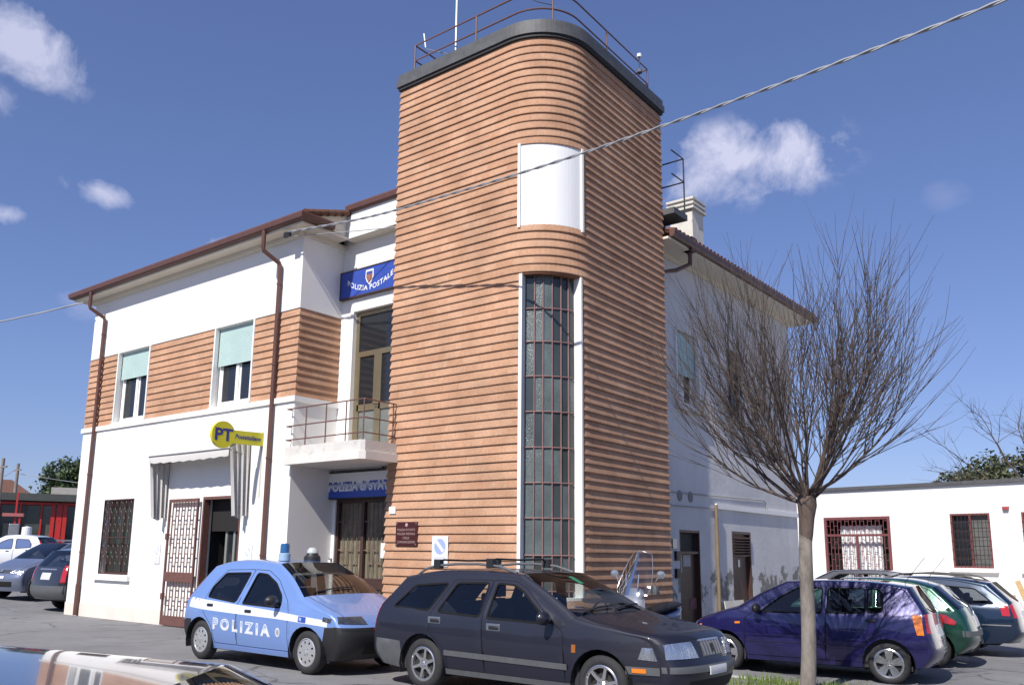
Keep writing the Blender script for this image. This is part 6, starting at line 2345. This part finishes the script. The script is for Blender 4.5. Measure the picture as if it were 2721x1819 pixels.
loft([(.47, .93, -.2, 1, .16, .06), (.44, 1.0, -.3, 1, .19, .08), (.38, 1.06, -.5, 1, .12, .06)]).build('instrument_cowl', M_SIL, sct, smooth=True, angle=50)
for sg in (1, -1):
    MB().tube([(.34, sg * .26, 1.03), (.36, sg * .34, 1.20), (.34, sg * .38, 1.26)], .008, 6).build('mirror_stalk', M_BRIGHT, sct)
    mm = MB().lathe([(0, .02), (.05, .015), (.062, 0), (.05, -.012), (0, -.014)], 14, (0, 0, 0), 'x')
    for p in mm.v:
        p.y *= 1.2
        p += V(.34, sg * .41, 1.28)
    mm.build('mirror', M_BRIGHT, sct, smooth=True)
    MB().tube([(.50, sg * .10, 1.0), (.46, sg * .11, 1.28)], .009, 6).build('screen_stay', M_BRIGHT, sct)
    loft([(.33, 1.0, 0, 1, .05, .05), (.33, 1.07, 0, 1, .06, .06), (.33, 1.12, 0, 1, .04, .05)], 10).build('hand_guard', M_GREYPL, sct, smooth=True).location = (0, sg * .30, 0)
ws = MB()
ws.grid(lambda a, b: (.56 - .30 * b - .07 * (2 * a - 1) ** 2, (a - .5) * (.60 - .26 * b * b) * (1 if b > .12 else .9), .98 + .64 * b - .05 * (2 * a - 1) ** 2 * b), 14, 12)
ws.build('windscreen', M_CLEAR, sct, smooth=True, angle=180)

MB().tube([ws.v[13 * 0 + k] for k in range(13)] + [ws.v[13 * k + 12] for k in range(1, 15)] + [ws.v[13 * 14 + 12 - k] for k in range(1, 13)], .006, 5).build('screen_rim', M_BRIGHT, sct)
sct.scale = (1.06, 1.06, 1.06)
# leaning board, timber prop
lb = empty('leaning_board', (XW + .10, 7.66, -.02), 0, 'small white board leaning on the side wall under the pipe', 'board')
MB().obox((.16, -.05, .02), (0, 1.0, 0), (-.12, 0, .66), (.02, 0, .004)).build('panel', mat('off_white_board', (.52, .50, .46), .8, var=.1), lb)
for i in range(6):
    MB().obox((.135, .26 + i * .1, .18), (0, .06, 0), (-.018, 0, .10), (.004, 0, .001)).build('worn_print_mark', M_GRAYINK, lb)
tp_ = empty('timber_prop', (10.45, 12.05, -.1), 0, 'pale timber prop leaning at the right edge behind the estate car', 'timber')
MB().obox((.25, 0, 0), (-.42, .2, 1.25), (.10, 0, .034), (0, .05, 0)).build('beam', M_WOOD, tp_)
MB().obox((-.3, .25, 0), (.1, 0, 0), (0, .1, 0), (0, 0, .95)).build('stake', M_WOOD, tp_)

# ------------------------------------------------------------------ white annex behind the yard
ang = math.atan2(21.1 - 22.6, 9.4 - 2.3)
annex = empty('annex', (2.3, 22.6, 0), ang, 'long low white annex with barred gate and windows behind the yard', 'building')
w = MB()
HO = [(.39, 2.90, -.1, 3.09), (4.95, 6.19, 1.36, 3.11), (7.13, 8.5, 1.36, 3.11)]
panel(w, (-4.0, 0), (1, 0), (0, -1), 22, -.3, 4.06, [(a + 4.0, b + 4.0, c_, d_) for a, b, c_, d_ in HO], .22)
panel(w, (18, 0), (0, 1), (1, 0), 9, -.3, 4.06)
panel(w, (18, 9), (-1, 0), (0, 1), 22, -.3, 4.06)
panel(w, (-4, 9), (0, -1), (-1, 0), 9, -.3, 4.06)
w.build('wall', mat('bright_white_render', (.80, .785, .76), .85, var=.03, vscale=.8, bump=.1, bscale=40), annex)
MB().box(-4.08, 18.08, -.10, 9.1, 4.06, 4.17).build('roof_edge', M_SLATE, annex)
fa = lambda u, d, z: (u, d, z)
# gate
g_ = MB()
a, b = .39, 2.90
frame_boxes(g_, fa, [(a, a + .10, 0, 3.09), (b - .10, b, 0, 3.09), (a + .10, b - .10, 2.99, 3.09), (a + .10, b - .10, 2.40, 2.48), (1.60, 1.68, 0, 2.40), (a + .10, b - .10, 0, .1)], -.02, .04)
ag = g_.build('gate', mat('maroon_iron', (.17, .055, .055), .55, var=.15), annex)
g_ = MB()
for (u0, u1) in ((a + .10, 1.60), (1.68, b - .10)):
    brick_bond_gate(g_, u0, u1, .1, 2.40, fa, .14, .02, .42)
brick_bond_gate(g_, a + .10, b - .10, 2.48, 2.99, fa, .14, .02, .3)
g_.build('bars', MATS['maroon_iron'], ag)
cu = MB()
for i in range(25):
    u = .85 + 1.55 * i / 24
    cu.v += [V(u, .32 + .035 * math.sin(i * 1.9), 0.05), V(u, .32 + .035 * math.sin(i * 1.9), 2.78)]
cu.f += [(2 * i, 2 * i + 2, 2 * i + 3, 2 * i + 1) for i in range(24)]
cu.build('white_curtain', M_SWHITE, ag, smooth=True)
MB().box(.2, 3.1, .55, .58, -.1, 3.2).build('dark_backing', mat('dark_hall', ()), ag)
for (a, b, c_, d_) in HO[1:]:
    fm = MB()
    frame_boxes(fm, fa, [(a, a + .06, c_, d_), (b - .06, b, c_, d_), (a + .06, b - .06, d_ - .06, d_), (a + .06, b - .06, c_, c_ + .06), ((a + b) / 2 - .03, (a + b) / 2 + .03, c_ + .06, d_ - .06)], -.01, .05)
    wo = fm.build('window', MATS['maroon_iron'], annex)
    MB().quad((a, .14, c_), ((a + b) / 2, .14, c_), ((a + b) / 2, .14, d_), (a, .14, d_)).build('pane', M_DGLASS, wo)
    MB().quad(((a + b) / 2, .14, c_), (b, .14, c_), (b, .14, d_), ((a + b) / 2, .14, d_)).build('pane', mat('grey_pane', (.13, .135, .13), .25, var=.2), wo)
    gr = MB()
    for i in range(1, 10):
        u = a + (b - a) * i / 10
        gr.cyl((u, -.03, c_), (u, -.03, d_), .008, 5)
    for i in range(1, 6):
        z = c_ + (d_ - c_) * i / 6
        gr.cyl((a, -.03, z), (b, -.03, z), .008, 5)
    gr.build('grille', M_DARKBR, wo)
    MB().box(a - .1, b + .15, -.14, .0, c_ - .13, c_).build('sill', M_TRIM, wo)
al = MB().box(6.62, 6.82, -.12, 0, 3.28, 3.46).build('alarm_box', M_SWHITE, annex, bevel=.02)
MB().box(6.64, 6.80, -.11, -.01, 3.20, 3.279).build('alarm_strobe', mat('alarm_red', (.4, .06, .06), .4), al)
MB().box(-4, 18, -1.6, -.001, -.3, .04).build('pavement', M_CONC, annex)

# ------------------------------------------------------------------ leafy masses
def leaf_tree(name, loc, label, lobes, trunk, mats_, n, size, seed, dens=1.0):
    t = empty(name, loc, 0, label, 'tree')
    rn = random.Random(seed)
    if trunk:
        tk = MB().tube([(0, 0, -.3), (trunk[2], 0, trunk[0] * .5), (0, 0, trunk[0])], [trunk[1], trunk[1] * .8, trunk[1] * .4], 8)
        for (cx, cy, cz, rx, ry, rz_) in lobes:
            tk.tube([(0, 0, trunk[0] * .55), (cx * .4, cy * .4, (trunk[0] * .6 + cz) / 2), (cx, cy, cz)], [trunk[1] * .5, trunk[1] * .3, .02], 6)
        tk.build('trunk', MATS['limb_bark'], t, smooth=True)
    mbs = [MB() for _ in mats_]
    tot = sum(l[3] * l[4] * l[5] for l in lobes)
    for (cx, cy, cz, rx, ry, rz_) in lobes:
        k = int(n * (rx * ry * rz_) / tot)
        for _ in range(k):
            d = V(rn.gauss(0, 1), rn.gauss(0, 1), rn.gauss(0, 1)).normalized()
            r = rn.random() ** .45
            nn = mnoise.noise(d * 2.3 + V(cx, cy, cz))
            r *= .82 + .45 * nn
            c = V(cx + d.x * rx * r, cy + d.y * ry * r, cz + d.z * rz_ * r)
            if mnoise.noise(c * (1.7 / max(.4, size * 6))) < -.18 * dens:
                continue
            s_ = size * rn.uniform(.6, 1.4)
            a1 = V(rn.gauss(0, 1), rn.gauss(0, 1), rn.gauss(0, .7)).normalized()
            a2 = a1.cross(V(rn.gauss(0, 1), rn.gauss(0, 1), rn.gauss(0, 1))).normalized()
            q = rn.randrange(len(mats_))
            mbs[q].add([c - a1 * s_, c - a2 * s_ * .45, c + a1 * s_, c + a2 * s_ * .45], [(0, 1, 2, 3)])
    first = None
    for mb, m_ in zip(mbs, mats_):
        o = mb.build('crown' if first is None else 'foliage', m_, t if first is None else first)
        first = first or o
    return t
LG = [mat('leaf_dark', (.022, .045, .018), .6, var=.3, vscale=1.5), mat('leaf_mid', (.04, .07, .022), .6, var=.3, vscale=1.5), mat('leaf_light', (.07, .10, .035), .6, var=.3, vscale=1.5)]
LO = [mat('olive_dark', (.035, .045, .02), .7, var=.3), mat('olive_mid', (.075, .085, .035), .7, var=.3), mat('olive_light', (.12, .125, .06), .7, var=.3)]

def at_depth(u, w_, dep):
    d = F_ + R_ * ((u - PX) / FPX) - U_ * ((w_ - PY) / FPX)
    return CAMP + d * dep
# evergreen behind the red shop
p = at_depth(165, 1300, 74)
leaf_tree('evergreen_tree', (p.x, p.y, 1.5), 'dense dark evergreen tree rising behind the shop roof', [(0, 0, p.z - 1.0, 2.3, 2.3, 2.6), (1.6, .4, p.z - .6, 1.6, 1.8, 2.2), (-1.2, .2, p.z - 2.2, 1.5, 1.6, 1.4), (2.8, .6, p.z + .0, 1.2, 1.2, 1.8)], (p.z - 1, .28, .1), LG, 9000, .17, 3)
# shrubs and a bare tree beyond the annex roof
for (u, w_, dep, sc_, lab, seed) in ((2640, 1235, 42, 1.0, 'broad olive green shrub showing above the annex roof', 4), (2530, 1265, 41, .6, 'smaller thin shrub left of the olive one above the annex', 5)):
    p = at_depth(u, w_, dep)
    leaf_tree('yard_shrub', (p.x, p.y, 0), lab, [(0, 0, p.z - .3, 1.5 * sc_, 1.5 * sc_, 1.15 * sc_), (1.3 * sc_, .3, p.z - .1, 1.3 * sc_, 1.2, 1.0 * sc_), (-1.1 * sc_, 0, p.z - .6, 1.1 * sc_, 1.0, .8 * sc_), (2.4 * sc_, .5, p.z - .4, 1.2, 1.2, 1.0)], (p.z - .5, .12, .1), LO, int(5200 * sc_), .10, seed, .7)
def bare_tree2(loc, hgt, label, seed, spread=.9):
    t = empty('bare_tree', loc, 0, label, 'tree')
    rn = random.Random(seed)
    wood, tw = MB(), MB()
    def grow(p, d, l, r, lev):
        n = 5
        pts = [p]
        for i in range(n):
            d = (d + V(rn.gauss(0, .13), rn.gauss(0, .13), rn.gauss(.02, .10))).normalized()
            p = p + d * (l / n)
            pts.append(p)
        (wood if lev < 2 else tw).tube(pts, [r * (1 - .55 * i / n) for i in range(n + 1)], 7 if lev < 2 else 4, False)
        if lev >= 4:
            return
        for k in range(rn.randint(3, 5) if lev < 3 else 4):
            q = pts[rn.randint(2, n)]
            dd = (d + V(rn.gauss(0, spread), rn.gauss(0, spread), rn.gauss(.1, .5)) * .75).normalized()
            grow(q, dd, l * rn.uniform(.5, .72), r * .45, lev + 1)
    grow(V(0, 0, -.2), V(0, 0, 1), hgt * .42, .14, 0)
    for k in range(4):
        a = k * PI / 2 + rn.random()
        grow(V(0, 0, hgt * .36), V(math.cos(a) * .7, math.sin(a) * .7, .7), hgt * .32, .07, 1)
    wood.build('trunk', MATS['limb_bark'], t, smooth=True)
    tw.build('crown', twig_m, t)
p = at_depth(2745, 1160, 39)
bare_tree2((p.x, p.y, 0), 9.6, 'bare spreading tree at the right edge beyond the annex', 12)

# ------------------------------------------------------------------ far left: red framed shop, house, pole
def local_frame(u0, u1, dep0, dep1):
    a, b = at_depth(u0, 1480, dep0), at_depth(u1, 1480, dep1)
    return a, b
A_, B_ = local_frame(-160, 235, 50, 53)
sang = math.atan2(B_.y - A_.y, B_.x - A_.x)
slen = math.hypot(B_.x - A_.x, B_.y - A_.y)
zg = gz((A_.x + B_.x) / 2, 10)
shop = empty('red_shop', (A_.x, A_.y, zg), sang, 'low shop with red window frames and dark flat roof at far left', 'shop')
zt = 4.35 - zg
M_RED = mat('red_frame', (.42, .025, .02), .4, var=.1)
MB().box(-1, slen + 3, .25, 7, -.5, zt).build('wall', mat('shop_wall', (.10, .10, .095), .7, var=.2), shop)
MB().box(-1.5, slen + 3.5, -.7, 7.5, zt, zt + .42).build('roof', mat('dark_roof_edge', (.05, .055, .05), .7, var=.2), shop)
MB().box(-1, slen + 3, -.08, .1, zt - .22, zt - .06).build('top_rail', M_RED, shop)
for i in range(9):
    x = .4 + i * 1.12
    MB().box(x, x + .10, -.06, .1, -.4, zt - .22).build('mullion', M_RED, shop)
    MB().box(x + .12, x + 1.1, .12, .14, .0, zt - .25).build('pane', mat('shop_glass%d' % (i % 3), ((.05, .06, .055), (.09, .10, .09), (.035, .04, .045))[i % 3], .1, spec=.5, var=.4, vscale=1.2), shop)
for (x, wd) in ((5.45, .22), (5.75, .3), (6.1, .22)):
    MB().box(x, x + wd, -.14, .08, -.4, zt - .2).build('folded_shutter', M_RED, shop)
MB().box(6.9, 8.4, -.02, .0, 1.4, 2.2).build('poster', mat('pale_blue_print', ()), shop)
MB().box(slen - 2.6, slen + 3, 3, 9, zt + .42, zt + 1.05).build('rear_roof', mat('cement_sheet', (.36, .34, .31), .9, var=.15), shop)
p = at_depth(-20, 1310, 88)
hs = empty('tiled_house', (p.x, p.y, 1.5), sang, 'distant house with a brown tiled roof at the left edge', 'house')
hh = p.z - 1.5
MB().box(-8, 3, 0, 8, -1, hh).build('wall', mat('house_wall', (.42, .38, .32), .9, var=.1), hs)
MB().add([(-8.6, -.6, hh), (3.6, -.6, hh), (3.6, 8.6, hh), (-8.6, 8.6, hh), (-7, 4, hh + 1.7), (1.2, 4, hh + 1.7)], [(0, 1, 5, 4), (1, 2, 5), (2, 3, 4, 5), (3, 0, 4), (0, 3, 2, 1)]).build('roof', M_TILE, hs)
p = at_depth(41, 1300, 60)
up = util_pole((p.x, p.y, 1.4), 5.9, 'grey utility pole standing left of the evergreen tree', .14)
p0 = Vector((p.x, p.y, 7.0))
cable('overhead_cable', [p0, p0 + V(-6, 1, -.5), p0 + V(-16, 3, .2)], .02, 'thin wire leaving the left utility pole towards the edge')
cable('overhead_cable', [p0 + V(0, 0, -.4), p0 + V(4, 4.6, -1.1), p0 + V(9, 10.6, -1.2)], .02, 'thin wire from the left utility pole towards the evergreen')
p = at_depth(-4, 1330, 45)
util_pole((p.x, p.y, 1.0), p.z + 1.2, 'dark pole cut by the left picture edge', .12)
# small pedestal things before the shop
p = at_depth(33, 1440, 42)
pm_ = empty('petrol_pump', (p.x, p.y, gz(p.x, p.y)), sang, 'slim grey pump with a red cap before the red shop', 'pump')
MB().box(-.22, .22, -.18, .18, 0, 1.9).build('body', M_GREYM, pm_, bevel=.03)
MB().box(-.55, .35, -.2, .2, 2.25, 2.4).build('cap', mat('faded_red', (.38, .12, .11), .5), pm_)
MB().box(-.04, .04, -.04, .04, 1.9, 3.4).build('riser', M_RED, pm_)
MB().lathe([(.0, 1.1), (.22, 1.1), (.24, 1.2), (.22, 1.75), (0, 1.8)], 14, (.55, 0, 0)).build('meter_drum', M_SWHITE, pm_)
# low railing behind the white car
p = at_depth(195, 1495, 45)
rl_ = empty('guard_rail', (p.x, p.y, gz(p.x, p.y)), sang, 'low grey guard rail beside the white hatchback', 'railing')
MB().box(-3.5, 2.5, -.03, .03, 1.1, 1.18).build('rail', M_GREYM, rl_)
for i in range(5):
    MB().box(-3.4 + i * 1.4, -3.32 + i * 1.4, -.03, .03, 0, 1.099).build('post', M_GREYM, rl_)

# tree belt added unseen behind the viewer to darken the car flanks' reflections
tb_ = MB()
tbn = random.Random(9)
for k in range(16000):
    x = tbn.uniform(-60, 75)
    top_ = 4.2 + 1.8 * mnoise.noise(V(x * .16, 2.0, 0)) + .8 * mnoise.noise(V(x * .7, 5.0, 0))
    z = top_ * tbn.random() ** .8
    c = V(x, -34 + tbn.uniform(-1.5, 1.5), z)
    s_ = tbn.uniform(.25, .5)
    a1 = V(tbn.gauss(0, 1), tbn.gauss(0, 1), tbn.gauss(0, 1)).normalized()
    a2 = a1.cross(V(tbn.gauss(0, 1), tbn.gauss(0, 1), tbn.gauss(0, 1))).normalized()
    tb_.add([c - a1 * s_, c - a2 * s_ * .6, c + a1 * s_, c + a2 * s_ * .6], [(0, 1, 2, 3)])
tag(tb_.build('added_tree_belt', LG[0]), 'dark belt of trees added out of view for the car reflections', 'trees', kind='stuff')
